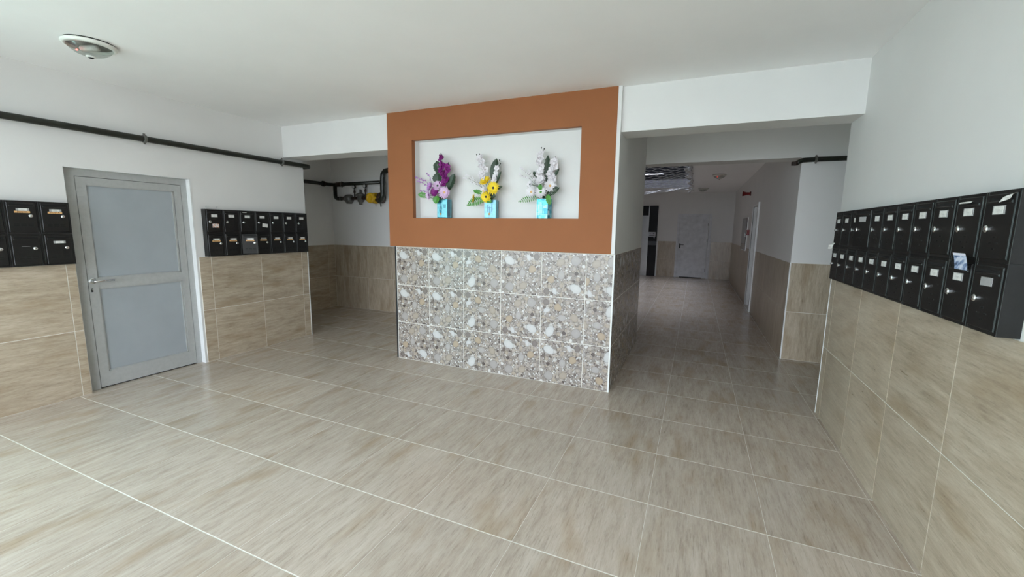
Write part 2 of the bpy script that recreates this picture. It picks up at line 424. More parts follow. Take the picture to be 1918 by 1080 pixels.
# ------------------------------------------------------------------ lobby side walls
DY0, DY1, DZ = 1.870, 2.876, 2.06      # grey door opening
WT = 0.22
mb = MB().box(XL - WT, XL, 0.75, DY0, 0, ZC).box(XL - WT, XL, DY0, DY1, DZ, ZC).box(XL - WT, XL, DY1, YE, 0, ZC)
mb.box(XL - WT, XL, YENT, -1.85, 0, ZC).box(XL - WT, XL, -1.85, 0.35, 2.52, ZC).box(XL - WT, XL, -1.85, 0.35, 0, 0.1).box(XL - WT, XL, 0.35, 0.75, 0, ZC)
mb.box(XREC - .2, XL - .1, YE - .15, YE - .001, 0, ZC)
wl = struct('wall_left', mb, 'wall', 'white wall with beige tiled dado, grey door and black mailboxes', 'wall')
g = 0.0045
zz = [0.0, 0.606, 1.212]
MB().box(XL, XL + g, 0.75, DY0 - .002, 0, 1.211).box(XL, XL + g, DY1 + .014, YE, 0, 1.211).build('grout', 'grout', wl)
lay(wl, (XL + 0.0065, 0, 0), VY, (0, 0, 1), joints(0.75, DY0 - .002, 1.803, T), zz, 'wall_tile', 0.005, 0.005, 'u')
lay(wl, (XL + 0.0065, 0, 0), VY, (0, 0, 1), joints(DY1 + .014, YE - .008, 3.017, T), zz, 'wall_tile', 0.005, 0.005, 'u')
MB().box(XL - .01, XL + .009, YE - .007, YE + .002, 0, 1.214).build('corner_trim', 'trim', wl)

mb = MB().box(XR, XR + WT, YENT, YE, 0, ZC)
wr = struct('wall_right', mb, 'wall', 'white side wall with beige tiled dado and a long bank of mailboxes', 'wall')
MB().box(XR - g, XR, YENT, YE, 0, 1.211).build('grout', 'grout', wr)
lay(wr, (XR - 0.0065, 0, 0), (0, -1, 0), (0, 0, 1), [-y for y in reversed(joints(YENT, YE - .008, 2.396, T))], zz, 'wall_tile', 0.005, 0.005, 'u')
MB().box(XR - .009, XR + .01, YE - .007, YE + .002, 0, 1.214).build('corner_trim', 'trim', wr)

# beams
struct('trim_1', MB().box(XL, -3.31, 4.03, YE, ZB, ZC).box(-0.69, XR, 4.03, YE, ZB, ZC), 'wall', 'white ceiling beam running level with the orange panel', 'beam')
struct('trim_2', MB().box(-0.69, XR, Y2, Y2 + .3, ZB, ZC), 'wall', 'shaded second beam over the corridor mouth', 'beam')

# ------------------------------------------------------------------ feature block
NX0, NX1, NZ0, NZ1 = -2.976, -1.049, 1.682, 2.533
BX0, BX1 = -3.225, -0.690
mb = MB().box(BX0, BX1, 4.0, Y2, 0, 1.35).box(-3.314, BX1, 4.135, Y2, 1.35, ZC)
mb.box(-3.314, NX0, 4.052, 4.135, 1.35, ZC).box(NX1, BX1, 4.052, 4.135, 1.35, ZC).box(NX0, NX1, 4.052, 4.135, 1.35, NZ0).box(NX0, NX1, 4.052, 4.135, NZ1, ZC)
mb.box(-0.724, BX1, 3.996, 4.052, 1.352, ZC)
wf = struct('wall_feature', mb, 'wall', 'block with orange framed niche above pebble print tiles', 'wall')
op = MB().box(-3.314, NX0, 3.994, 4.052, 1.353, ZC).box(NX1, -0.724, 3.994, 4.052, 1.353, ZC).box(NX0, NX1, 3.994, 4.052, 1.353, NZ0).box(NX0, NX1, 3.994, 4.052, NZ1, ZC)
op = op.build('orange_panel', 'orange', wf); op['label'] = 'orange brown painted frame around the white niche'
MB().box(BX0 - .024, BX0 - .001, 3.997, 4.05, 0, 1.35).build('edge_strip', 'wood_dark', wf)['label'] = 'thin black strip beside the pebble tiles'
gp = MB().box(BX0, BX1 + .001, 3.9955, 4.0, 0, 1.351).box(BX1, BX1 + .0045, 3.999, Y2, 0, 1.351).build('grout', 'grout', wf)
pu = [BX0 + .004, -2.770, -2.316, -1.862, -1.408, -0.954, BX1 - .006]
pz = [0.0, 0.450, 0.901, 1.349]
lay(wf, (0, 3.994, 0), UX, (0, 0, 1), pu, pz, 'pebble', 0.006, 0.006, 'v', rots=[[2, 0, 1, 0, 0, 3], [0, 0, 1, 2, 1, 3], [0, 0, 1, 0, 2, 2]], name='pebble_tile')
lay(wf, (BX1 + .006, 0, 0), VY, (0, 0, 1), [3.999, 4.444, 4.897, 5.35, 5.80, Y2], pz, 'pebble', 0.006, 0.006, 'v', rots=[[1, 0, 3, 2, 0], [0, 2, 1, 0, 1], [3, 0, 0, 1, 2]], name='pebble_tile')
MB().box(BX1 - .005, BX1 + .0075, 3.9915, 3.9985, 0, 1.351).build('corner_trim', 'trim', wf)

# ------------------------------------------------------------------ meter recess
mb = MB().box(XREC, -3.2, YREC, YREC + .2, 0, ZC).box(XREC, -3.2, YREC - .014, YREC, 2.46, ZC)
wb = struct('wall_recess_back', mb, 'wall', 'shaded end wall of the recess behind the gas regulator', 'wall')
MB().box(XREC, -3.2, YREC - g, YREC, 0, 1.216).build('grout', 'grout', wb)
lay(wb, (0, YREC - .0065, 0), UX, (0, 0, 1), joints(XREC + .007, -3.2, -5.06, T), [0, .609, 1.217], 'wall_tile', 0.004, 0.004, 'v')
wc = struct('wall_recess_side', MB().box(XREC - .2, XREC, YE, YREC + .2, 0, ZC), 'wall', 'dark side wall inside the recess past the lobby mailboxes', 'wall')
MB().box(XREC, XREC + g, YE, YREC, 0, 1.216).build('grout', 'grout', wc)
lay(wc, (XREC + .0065, 0, 0), VY, (0, 0, 1), joints(YE, YREC - .007, 6.0, T), [0, .609, 1.217], 'wall_tile', 0.004, 0.004, 'u')
struct('wall_recess_inner', MB().box(-3.3, -3.226, YE, YREC, 0, ZC), 'wall', 'hidden flank of the feature block inside the recess', 'wall')

# ------------------------------------------------------------------ corridor
DC0, DC1, DCZ = 9.46, 10.40, 2.10
mb = MB().box(XR, XR + .3, Y2, DC0, 0, ZC).box(XR, XR + .3, DC0, DC1, DCZ, ZC).box(XR, XR + .3, DC1, YB, 0, ZC).box(XR + .3, 2.5, Y2, Y2 + .25, 0, ZC).box(2.3, 2.5, YE - .1, Y2, 0, ZC).box(XR + WT, 2.5, YE - .2, YE, 0, ZC)
mb.box(XR + .3, XR + .4, DC0 - .3, DC1 + .3, 0, ZC)
wcr = struct('wall_corridor_right', mb, 'wall', 'corridor wall with pale pillar end and dark tiled dado', 'wall')
MB().box(XR - g, XR, Y2, DC0 - .06, 0, 1.211).box(XR - g, XR, DC1 + .02, YB, 0, 1.211).box(XR, 2.3, Y2 - g, Y2, 0, 1.211).build('grout', 'grout', wcr)
lay(wcr, (XR - .0065, 0, 0), (0, -1, 0), (0, 0, 1), [-y for y in reversed(joints(Y2 + .004, DC0 - .06, 8.03, T))], zz, 'wall_tile', 0.004, 0.004, 'v')
lay(wcr, (XR - .0065, 0, 0), (0, -1, 0), (0, 0, 1), [-y for y in reversed(joints(DC1 + .02, YB, 8.03, T))], zz, 'wall_tile', 0.004, 0.004, 'v')
lay(wcr, (0, Y2 - .0065, 0), UX, (0, 0, 1), joints(XR + .004, 2.3, XR + .6, T), zz, 'wall_tile', 0.006, 0.006, 'v')
MB().box(XR - .009, XR + .003, Y2 - .009, Y2 + .003, 0, 1.214).build('corner_trim', 'trim', wcr)
wbk = struct('wall_corridor_back', MB().box(-4.2, 2.5, YB, YB + .2, 0, ZC), 'wall', 'far end wall of the corridor with white door and lift', 'wall')
MB().box(-1.2, -0.62, YB - g, YB, 0, 1.222).box(0.47, XR, YB - g, YB, 0, 1.222).build('grout', 'grout', wbk)
lay(wbk, (0, YB - .0065, 0), UX, (0, 0, 1), [-1.2, -.62], [0, .611, 1.224], 'wall_tile', 0.004, 0.004, 'v')
lay(wbk, (0, YB - .0065, 0), UX, (0, 0, 1), [0.47, XR], [0, .611, 1.224], 'wall_tile', 0.004, 0.004, 'v')
struct('wall_hall_left', MB().box(-4.2, -4.0, Y2, YB, 0, ZC).box(-4.0, -3.2, Y2 + .1, Y2 + .3, 0, ZC), 'wall', 'side wall of the lift hall beyond the feature block', 'wall')

# ------------------------------------------------------------------ entrance glazing behind the viewer
mb = MB().box(XL - WT, -4.95, YENT - .2, YENT, 0, ZC).box(1.0, XR + WT, YENT - .2, YENT, 0, ZC).box(-4.95, 1.0, YENT - .2, YENT, 2.76, ZC).box(-4.95, 1.0, YENT - .2, YENT, 0, 0.05)
struct('wall_entrance', mb, 'wall', 'street wall with the wide glazed entrance opening', 'wall')
def window(name, label, pts, along, pane='pane', zb=.1, zt=2.52):
    mb = MB(); (a0, a1), n, c = pts
    for k in range(n + 1):
        p = a0 + (a1 - a0) * k / n
        (mb.box(p - .025, p + .025, c - .03, c + .03, zb, zt) if along == 'x' else mb.box(c - .03, c + .03, p - .025, p + .025, zb, zt))
    for z in (zb, zt - .04):
        (mb.box(a0, a1, c - .03, c + .03, z, z + .04) if along == 'x' else mb.box(c - .03, c + .03, a0, a1, z, z + .04))
    w = tag(mb.build(name, 'mull'), label, 'window', kind='structure')
    for k in range(n):
        p, q = a0 + (a1 - a0) * k / n + .025, a0 + (a1 - a0) * (k + 1) / n - .025
        (MB().box(p, q, c - .003, c + .003, zb + .04, zt - .04) if along == 'x' else MB().box(c - .003, c + .003, p, q, zb + .04, zt - .04)).build('pane', pane, w)
window('window_1', 'wide glazed entrance front with white mullions', ((-4.95, 1.0), 5, YENT - .1), 'x', 'pane', .05, 2.76)
window('window_2', 'glazed side bay next to the entrance front', ((-1.85, .35), 2, XL - .1), 'y', 'pane_green')
struct('ground', MB().box(-40, 40, -40, YENT - .2, -.4, -.12).box(-40, XREC - .2, YENT - .2, 40, -.4, -.12), 'ground', 'pale green outdoor ground in front of the building', 'ground')

# ------------------------------------------------------------------ grey door
d1 = empty('door_1', (XL - .06, 0, 0)); tag(d1, 'grey metal door with two panels between the mailbox groups', 'door', kind='structure')
x = 0.0
fr = MB()
fr.box(-.05, x, DY0, 1.958, 0, DZ).box(-.05, x, 2.809, DY1, 0, DZ).box(-.05, x, 1.958, 2.809, 1.989, DZ)
fr.build('door_frame', 'alu', d1)
MB().box(-.05, -.02, 1.95, 2.815, 0, 1.995).build('gasket', 'gasket', d1)
lf = MB()
ly0, ly1, lz0, lz1 = 1.962, 2.805, 0.012, 1.985
P1 = (2.030, 2.740, 1.06, 1.918); P2 = (2.034, 2.745, 0.158, 0.962)
lf.box(-.04, x - .001, ly0, 2.032, lz0, lz1).box(-.04, x - .001, 2.742, ly1, lz0, lz1)
lf.box(-.04, x - .001, 2.032, 2.742, lz0, .158).box(-.04, x - .001, 2.032, 2.742, .962, 1.06).box(-.04, x - .001, 2.032, 2.742, 1.918, lz1)
leaf = lf.build('door_leaf', 'alu', d1)
for P in (P1, P2):
    MB().box(-.034, -.016, P[0], P[1], P[2], P[3]).build('panel', 'alu_panel', leaf)
    bd = MB().box(-.016, -.006, P[1] - .02, P[1] - .004, P[2], P[3]).box(-.016, -.006, P[0], P[0] + .008, P[2], P[3]).box(-.016, -.006, P[0], P[1], P[2], P[2] + .008).box(-.016, -.006, P[0], P[1], P[3] - .008, P[3])
    bd.build('bead', 'alu', leaf)
h = MB().tube([(.0, 1.992, 1.037), (.035, 1.992, 1.037), (.046, 2.0, 1.037), (.048, 2.02, 1.037), (.048, 2.135, 1.036)], .009, 10)
h.build('handle', 'chrome', leaf, True)
MB().lathe([(.026, 0), (.026, .004), (.02, .007)], 20, 'x', (0, 1.992, 1.037)).build('rosette', 'chrome', leaf)
MB().box(0, .003, 1.976, 1.990, .935, .968).build('keyhole_plate', 'gasket', leaf)
MB().lathe([(.006, .003), (.005, .006)], 12, 'x', (0, 1.983, .957)).build('key_cylinder', 'chrome', leaf)
rv = MB().box(XL - .06, XL + .003, DY1 - .012, DY1 - .0005, 0, DZ - .002).box(XL - .06, XL + .001, DY0 + .001, DY1 - .012, DZ - .006, DZ - .0005)
rv.build('reveal_edge', 'trim', wl)

# ------------------------------------------------------------------ mailboxes
BW, BH, BD = 0.1902, 0.2648, 0.064
def font_mesh(txt, size):
    cu = bpy.data.curves.new('lettering', 'FONT'); cu.body = txt; cu.size = size; cu.align_x = 'CENTER'; cu.align_y = 'CENTER'; cu.extrude = 0.0002; cu.resolution_u = 2
    ob = bpy.data.objects.new('lettering_tmp', cu); COL.objects.link(ob)
    dg = bpy.context.evaluated_depsgraph_get(); me = bpy.data.meshes.new_from_object(ob.evaluated_get(dg)); bpy.data.objects.remove(ob)
    me.transform(Matrix.Rotation(PI / 2, 4, 'X')); me.materials.clear(); me.materials.append(M['ink']); return me
POSTA = font_mesh('POSTA', 0.019)
me_shell = MB()
w, hh, dd = BW / 2 - .0006, BH - .0008, BD
me_shell.box(-w, w, -.002, 0, 0, hh).box(-w, -w + .002, -dd, 0, 0, hh).box(w - .002, w, -dd, 0, 0, hh).box(-w, w, -dd, 0, 0, .002).box(-w, w, -dd, 0, hh - .002, hh)
me_shell.cbox(-w, -w + .011, -dd - .001, -dd + .004, 0, hh, .001).cbox(w - .011, w, -dd - .001, -dd + .004, 0, hh, .001).box(-w + .01, w - .01, -dd, -dd + .004, 0, .012).box(-w + .01, w - .01, -dd, -dd + .004, hh - .012, hh)
me_shell = me_shell.mesh('body', 'black')
def door_mesh(style):
    # origin on the hinge line at the front plane; door reaches along +x (sign +) or -x
    W = BW - .026; mb = MB().cbox(0, W, -.005, .002, 0, BH - .027, .003)
    mb.cbox(.012, W - .012, -.0095, -.005, BH - .062, BH - .052, .003)      # rolled lip under the slot
    return mb
DW = BW - .026; DH = BH - .027
def chip(mb_list, x, z, w, h, y0=-.0056, y1=-.0045): return mb_list.box(x - w / 2, x + w / 2, y0, y1, z - h / 2, z + h / 2)
me_door = door_mesh('a').mesh('door', 'black')
me_slot = chip(MB(), DW / 2, DH - .018, .132, .011).mesh('mail_slot', 'black_in')
mbv = MB()
for px, pz in ((0, .022), (-.022, 0), (.022, 0), (0, -.022)): chip(mbv, DW / 2 + px, .058 + pz, .014, .005)
me_ventA = mbv.mesh('vent', 'black_in')
mbv = MB()
for k in (-1, 0, 1):
    for j in (0, 1): chip(mbv, DW / 2 + k * .039, .050 + j * .013, .029, .0055)
me_ventB = mbv.mesh('vent', 'black_in')
def lock_mesh():
    mb = MB().lathe([(.0135, -.005), (.0135, -.011), (.0105, -.0145), (.003, -.016)], 18, 'y'); mb.smooth = False
    return mb.mesh('lock', 'chrome')
me_lock = lock_mesh()
me_key = MB().box(-.0012, .0012, -.0166, -.0155, -.004, .004).mesh('key_slot', 'black_in')
me_plA = MB().box(-.034, .034, -.007, -.0045, -.016, .016).mesh('name_plate', 'plastic')
me_cdA = MB().box(-.027, .027, -.0078, -.0068, -.0135, .0135).mesh('name_card', 'card')
me_plB = MB().box(-.037, .037, -.007, -.0045, -.0105, .0105).mesh('name_plate', 'plastic')
me_cdB = MB().box(-.023, .025, -.0078, -.0068, -.0095, .0095).mesh('name_card', 'card')
me_lines = MB().box(-.010, .012, -.0081, -.0077, -.0005, .0012).box(-.008, .009, -.0081, -.0077, -.0042, -.003).mesh('card_writing', 'plastic')
me_stk = MB().box(-.044, .044, -.0065, -.0045, -.0075, .0075).mesh('sticker', 'sticker')

def mailbox(loc, rz, style, label, group, ajar=0.0, card=True, stick=True, hinge='right', plate=True, bent=False):
    b = empty('mailbox', loc, rz); tag(b, label, 'mailbox', group)
    link('body', me_shell, b)
    d = link('door', me_door, b)
    if style == 'A':          # lock on the left, door hinged on the right
        d.location = (-DW / 2, -BD, .0135)
    else:
        d.location = (-DW / 2, -BD, .0135)
    if ajar:
        hx = DW / 2 if style == 'A' else -DW / 2
        a = ajar if style == 'A' else -ajar
        off = Matrix.Translation((hx, -BD, .0135)) @ Matrix.Rotation(a, 4, 'Z') @ Matrix.Translation((-DW / 2 - hx, 0, 0))
        d.matrix_basis = off
    link('mail_slot', me_slot, d)
    lx = DW / 2 + (-.050 if style == 'A' else .046)
    lz = BH / 2 - .0135 + (-.008 if style == 'A' else .012)
    lk = link('lock', me_lock, d, (lx, 0, lz))
    link('key_slot', me_key, d, (lx, 0, lz))
    pz = BH / 2 - .0135 + .0605
    if style == 'A':
        link('vent', me_ventA, d)
        if plate:
            link('name_plate', me_plA, d, (DW / 2, 0, pz))
            if card: link('name_card', me_cdA, d, (DW / 2, 0, pz)); link('card_writing', me_lines, d, (DW / 2, 0, pz))
    else:
        link('vent', me_ventB, d)
        if plate:
            link('name_plate', me_plB, d, (DW / 2 + .004, 0, pz))
            if card: link('name_card', me_cdB, d, (DW / 2 + .004, 0, pz)); link('card_writing', me_lines, d, (DW / 2 + .004, 0, pz))
        if stick:
            link('sticker', me_stk, d, (DW / 2, 0, pz - .0185))
            link('lettering', POSTA, d, (DW / 2, -.0067, pz - .0185))
        if bent:
            MB().box(DW / 2 - .03, DW / 2 + .016, -.012, -.005, pz - .032, pz - .029).build('scratch', 'plastic', d)
    return b
ordn = ['first', 'second', 'third', 'fourth', 'fifth', 'sixth', 'seventh', 'eighth', 'ninth', 'tenth', 'eleventh']
ZR = (1.215, 1.480)
# right wall: 11 columns, near end y=2.058
for r, rowname in ((1, 'upper'), (0, 'lower')):
    for k in range(11):
        yc = 2.058 + .1908 * (k + .5)
        extra = ''
        if r == 1 and k == 7: extra = ' with its door ajar'
        if r == 1 and k == 0: extra = ' with paper in slot'
        if r == 0 and k == 1: extra = ' under the printed leaflet'
        if r == 0 and k == 0: extra = ' with an empty card holder'
        lab = f'black mailbox, {rowname} row on right wall, {ordn[k]} from near end{extra}'
        mailbox((XR, yc, ZR[r]), -PI / 2, 'A', lab, 'black mailboxes on the right wall', ajar=(0.215 if (r == 1 and k == 7) else (0.03 if (r, k) == (0, 9) else 0)), card=not (r == 0 and k == 0) and not (r == 1 and k == 7))
# left wall beyond the door: 7 columns
for r, rowname in ((1, 'upper'), (0, 'lower')):
    for k in range(7):
        yc = 2.958 + .1908 * (k + .5)
        extra = ''
        if r == 0 and k == 2: extra = ', its grey door ajar'
        lab = f'black mailbox, {rowname} row past grey door, {ordn[k]} from it{extra}'
        mailbox((XL, yc, ZR[r]), PI / 2, 'A' if r == 1 else 'B', lab, 'black mailboxes between the grey door and the recess', ajar=(0.60 if (r == 0 and k == 2) else 0), card=not (r == 0 and k == 3))
# left wall before the door: 3 columns
for r, rowname in ((1, 'upper'), (0, 'lower')):
    for k in range(3):
        yc = 1.854 - .1908 * (k + .5)
        lab = f'black mailbox, {rowname} row before the grey door, {ordn[k]} from its frame'
        if r == 0 and k == 1: lab += ', without name plate'
        mailbox((XL, yc, ZR[r]), PI / 2, 'B', lab, 'black mailboxes before the grey door', stick=(r == 1), plate=not (r == 0 and k == 1), bent=(r == 0 and k == 1))

# papers and stickers on the boxes
XFR, XFL = XR - BD - .006, XL + BD + .006
pm = MB()
N = 6
vs = []; fs = []
for i in range(N + 1):
    for j in range(2):
        u = -.045 + .09 * j; vv = .032 - .064 * i / N
        vs.append((u + (.032 - vv) * 1.15, -.012 - .018 * (i / N) ** 1.5, vv))
for i in range(N): fs.append((i * 2, i * 2 + 1, i * 2 + 3, i * 2 + 2))
k = len(vs); vs += [(a, b + .0006, c) for a, b, c in vs]; fs += [tuple(q + k for q in f[::-1]) for f in fs]
pm.add(vs, fs)
lf = pm.build('leaflet', 'leaflet'); lf.location = (XFR + .003, 2.345, 1.474); lf.rotation_euler = (0, 0, -PI / 2)
tag(lf, 'small printed leaflet sticking out between two mailbox rows', 'leaflet')
def paper(name, label, loc, rz, w, h, sag, mat='card', roll=0.0):
    vs = []; fs = []; n = 5
    for i in range(n + 1):
        u = -w / 2 + w * i / n
        vs += [(u, .004, h / 2), (u, -.006 - sag * math.sin(PI * i / n) - .002, h * .1), (u, -.010 - sag * .6 * math.cos(i), -h / 2)]
    for i in range(n):
        for j in (0, 1): fs.append((i * 3 + j, i * 3 + j + 1, i * 3 + j + 4, i * 3 + j + 3))
    k = len(vs); vs += [(a, b + .0008, c + .0008) for a, b, c in vs]; fs += [tuple(q + k for q in f[::-1]) for f in fs]
    o = MB().add(vs, fs).build(name, mat); o.location = loc; o.rotation_euler = (0, roll, rz)
    return tag(o, label, 'paper')
paper('crumpled_paper', 'crumpled white paper stuffed in the end mailbox slot', (XFR, 2.105, 1.715), -PI / 2, .06, .016, .008, roll=-.3)
paper('folded_paper', 'white paper edge in the slot beside the end mailbox', (XFR + .002, 2.36, 1.713), -PI / 2, .085, .008, .002)
paper('paper_scrap', 'pale crumpled scrap hanging at the far end of the mailboxes', (XFR - .004, 4.13, 1.478), -PI / 2, .07, .05, .02)
paper('paper_strip', 'thin white strip in an upper mailbox slot past the grey door', (XFL, 3.40, 1.722), PI / 2, .05, .007, .003)
st = MB().box(-.036, .036, -.0012, 0, -.022, .022).build('sticker', 'sticker2'); st.location = (XFL - .001, 3.062, 1.562); st.rotation_euler = (0, 0, PI / 2); tag(st, 'small coloured sticker on the mailbox nearest the grey door', 'sticker')
st = MB().box(-.036, .036, -.0012, 0, -.022, .022).box(-.026, -.004, -.0016, -.001, -.014, -.009).build('note', 'card'); st.location = (XFL - .001, 3.66, 1.572); st.rotation_euler = (0, .13, PI / 2); tag(st, 'small tilted white note stuck on an upper mailbox', 'note')
for k, yy in enumerate((3.0, 3.12)):
    o = MB().tube([(0, 0, 0), (0, 0, .026), (.004, 0, .034)], .003, 8).build('screw_hook', 'chrome'); o.location = (XL + .02, yy, 1.745)
    tag(o, ('thin metal hook above the mailbox nearest the grey door', 'second thin metal hook above the mailboxes')[k], 'hook', 'hooks above the mailboxes')

# ------------------------------------------------------------------ pipes
def arc(c, r, a0, a1, ux, uz, n=8):
    c, ux, uz = Vector(c), Vector(ux), Vector(uz)
    return [c + ux * r * math.cos(a0 + (a1 - a0) * i / n) + uz * r * math.sin(a0 + (a1 - a0) * i / n) for i in range(n + 1)]
def clamp(parent, p, axis, r):
    mb = MB(); mb.lathe([(r + .004, -.012), (r + .009, -.010), (r + .009, .010), (r + .004, .012)], 20, axis, p)
    z = p[2]
    if axis == 'y': mb.box(p[0] - .006, p[0] + .006, p[1] - .008, p[1] + .008, z + r, z + r + .022).box(p[0] - .006, p[0] + .006, p[1] - .008, p[1] + .008, z - r - .022, z - r).box(XL, p[0] - r, p[1] - .006, p[1] + .006, z - .006, z + .006)
    else: mb.box(p[0] - .008, p[0] + .008, p[1] - .006, p[1] + .006, z + r, z + r + .022).box(p[0] - .008, p[0] + .008, p[1] - .006, p[1] + .006, z - r - .022, z - r).box(p[0] - .006, p[0] + .006, p[1] + r, p[1] + .06, z - .006, z + .006)
    return mb.build('clamp', 'cast', parent)
pr = .029
px = XL + .06
gp1 = empty('gas_pipe', (0, 0, 0)); tag(gp1, 'long dark pipe along the white wall above the grey door', 'pipe')
pts = [(px, -1.6, 2.394), (px, 2.0, 2.393), (px, 4.34, 2.388)] + arc((px - .06, 4.34, 2.388), .06, 0, PI / 2, (1, 0, 0), (0, 1, 0))[1:] + [(px - .6, 4.40, 2.388)]
MB().tube(pts, pr, 14).build('tube', 'pipe', gp1, True)
clamp(gp1, (px, 2.465, 2.393), 'y', pr); clamp(gp1, (px, 3.96, 2.389), 'y', pr)
gp2 = empty('gas_pipe', (0, 0, 0)); tag(gp2, 'dark pipe running round the corner of the recess wall', 'pipe')
xa, yb, zp = XREC + .06, YREC - .07, 2.352
pts = [(xa, 4.45, zp)] + [(xa, yb - .08, zp)] + arc((xa + .08, yb - .08, zp), .08, PI, PI / 2, (1, 0, 0), (0, 1, 0))[1:] + [(-5.16, yb, zp + .012)]
MB().tube(pts, .032, 14).build('tube', 'pipe', gp2, True)
MB().tube([(xa + .13, yb, zp), (xa + .30, yb, zp)], .042, 14).build('tee', 'rust', gp2, True)
clamp(gp2, (-6.16, yb, zp), 'x', .034)
MB().lathe([(.05, -.02), (.05, .02)], 16, 'y', (xa, 5.92, zp)).build('collar', 'rust', gp2)
rs = empty('gas_regulator', (-5.7, yb, 2.085)); tag(rs, 'gas regulator set with gauges and yellow valve in the recess', 'gas regulator')
def W(x, y, z): return (x + 5.7, y - yb, z - 2.085)
drop = [W(-6.335, yb, zp - .03), W(-6.335, yb, 2.15)] + [W(*p) for p in arc((-6.275, yb, 2.15), .06, PI, 1.5 * PI, (1, 0, 0), (0, 0, 1))] + [W(-6.16, yb, 2.09)]
MB().tube(drop, .034, 14).build('inlet_pipe', 'pipe', rs, True)
MB().tube([W(-6.2, yb, 2.09), W(-5.3, yb, 2.09)], .03, 14).build('run_pipe', 'rust', rs, True)
MB().lathe([(.028, -.06), (.04, -.058), (.04, -.045), (.03, -.042)], 8, 'x', W(-6.15, yb, 2.09)).build('union', 'cast', rs)
MB().lathe([(.045, -.075), (.075, -.055), (.08, 0), (.075, .055), (.045, .075)], 20, 'x', W(-6.0, yb, 2.085)).lathe([(.055, -.09), (.06, -.05), (.06, .0)], 18, 'z', W(-6.0, yb, 2.085)).build('filter_body', 'cast', rs, True)
rg = MB().lathe([(.018, -.13), (.03, -.125), (.03, -.09), (.055, -.07), (.058, .03), (.09, .035), (.092, .055), (.06, .07), (.04, .085), (.022, .09), (.022, .145), (.014, .15)], 24, 'z', W(-5.72, yb, 2.10))
rg.build('regulator_body', 'cast', rs, True)
for gx, gz in ((-5.86, 2.295), (-5.60, 2.305)):
    gg = MB().tube([W(gx, yb, 2.11), W(gx, yb, gz - .04)], .012, 10).lathe([(.02, -.02), (.02, .02)], 8, 'z', W(gx, yb, gz - .085)).build('gauge_stem', 'rust', rs)
    MB().lathe([(.034, -.016), (.034, .014), (.03, .016)], 24, 'y', W(gx, yb - .01, gz)).build('gauge_rim', 'gasket', gg)
    MB().lathe([(.026, -.018), (.026, -.0165)], 24, 'y', W(gx, yb - .01, gz)).build('gauge_dial', 'gauge', gg)
MB().lathe([(.035, -.05), (.045, -.048), (.045, .0), (.02, .002)], 14, 'z', W(-5.54, yb, 2.16)).build('cap', 'cast', rs)
MB().lathe([(.03, -.06), (.095, -.055), (.098, -.01), (.098, .01), (.06, .014)], 28, 'x', W(-5.36, yb - .0, 2.085)).build('valve_flange', 'yellow', rs, True)
MB().lathe([(.035, -.03), (.045, -.032), (.05, -.04), (.085, -.034), (.092, -.01), (.092, .01)], 28, 'y', W(-5.40, yb - .09, 2.085)).build('valve_dial', 'yellow', rs, True)
MB().lathe([(.095, -.03), (.098, .0), (.098, .03), (.05, .05)], 26, 'x', W(-5.235, yb, 2.09)).build('outlet_flange', 'rust', rs, True)
MB().box(*[v for pair in zip(W(-5.37, yb - .13, 2.073), W(-5.25, yb - .115, 2.097)) for v in pair]).build('valve_handle', 'yellow', rs)
MB().tube([W(-5.24, yb - .02, 2.0), W(-5.235, yb - .02, 1.93)], .012, 10).build('drain_tap', 'cast', rs)
MB().tube([W(-5.34, yb - .03, 2.0), W(-5.34, yb - .03, 1.935)], .004, 6).build('tag_wire', 'gasket', rs)
op_ = [W(-5.30, yb - .03, 2.06), W(-5.24, yb - .05, 2.03), W(-5.17, yb - .07, 2.07), W(-5.135, yb - .08, 2.13), W(-5.13, yb - .08, 2.42), W(-5.12, yb - .08, 2.49), W(-5.07, yb - .08, 2.54), W(-4.98, yb - .08, 2.555), W(-4.3, yb - .08, 2.56)]
MB().tube(op_, .045, 16).build('outlet_pipe', 'pipe', rs, True)
gp3 = empty('gas_pipe', (0, 0, 0)); tag(gp3, 'short dark pipe across the pillar above the corridor corner', 'pipe')
yy = Y2 - .05
MB().tube([(2.3, yy, 2.425), (1.2, yy, 2.425), (1.09, yy, 2.42), (1.05, yy - .005, 2.405), (1.02, yy - .01, 2.385)], [.028] * 5, 14).build('tube', 'pipe', gp3, True)
MB().lathe([(.036, -.02), (.036, .02)], 14, 'z', (1.008, yy - .012, 2.385)).build('end_cap', 'rust', gp3)
clamp(gp3, (1.215, yy, 2.425), 'x', .028)

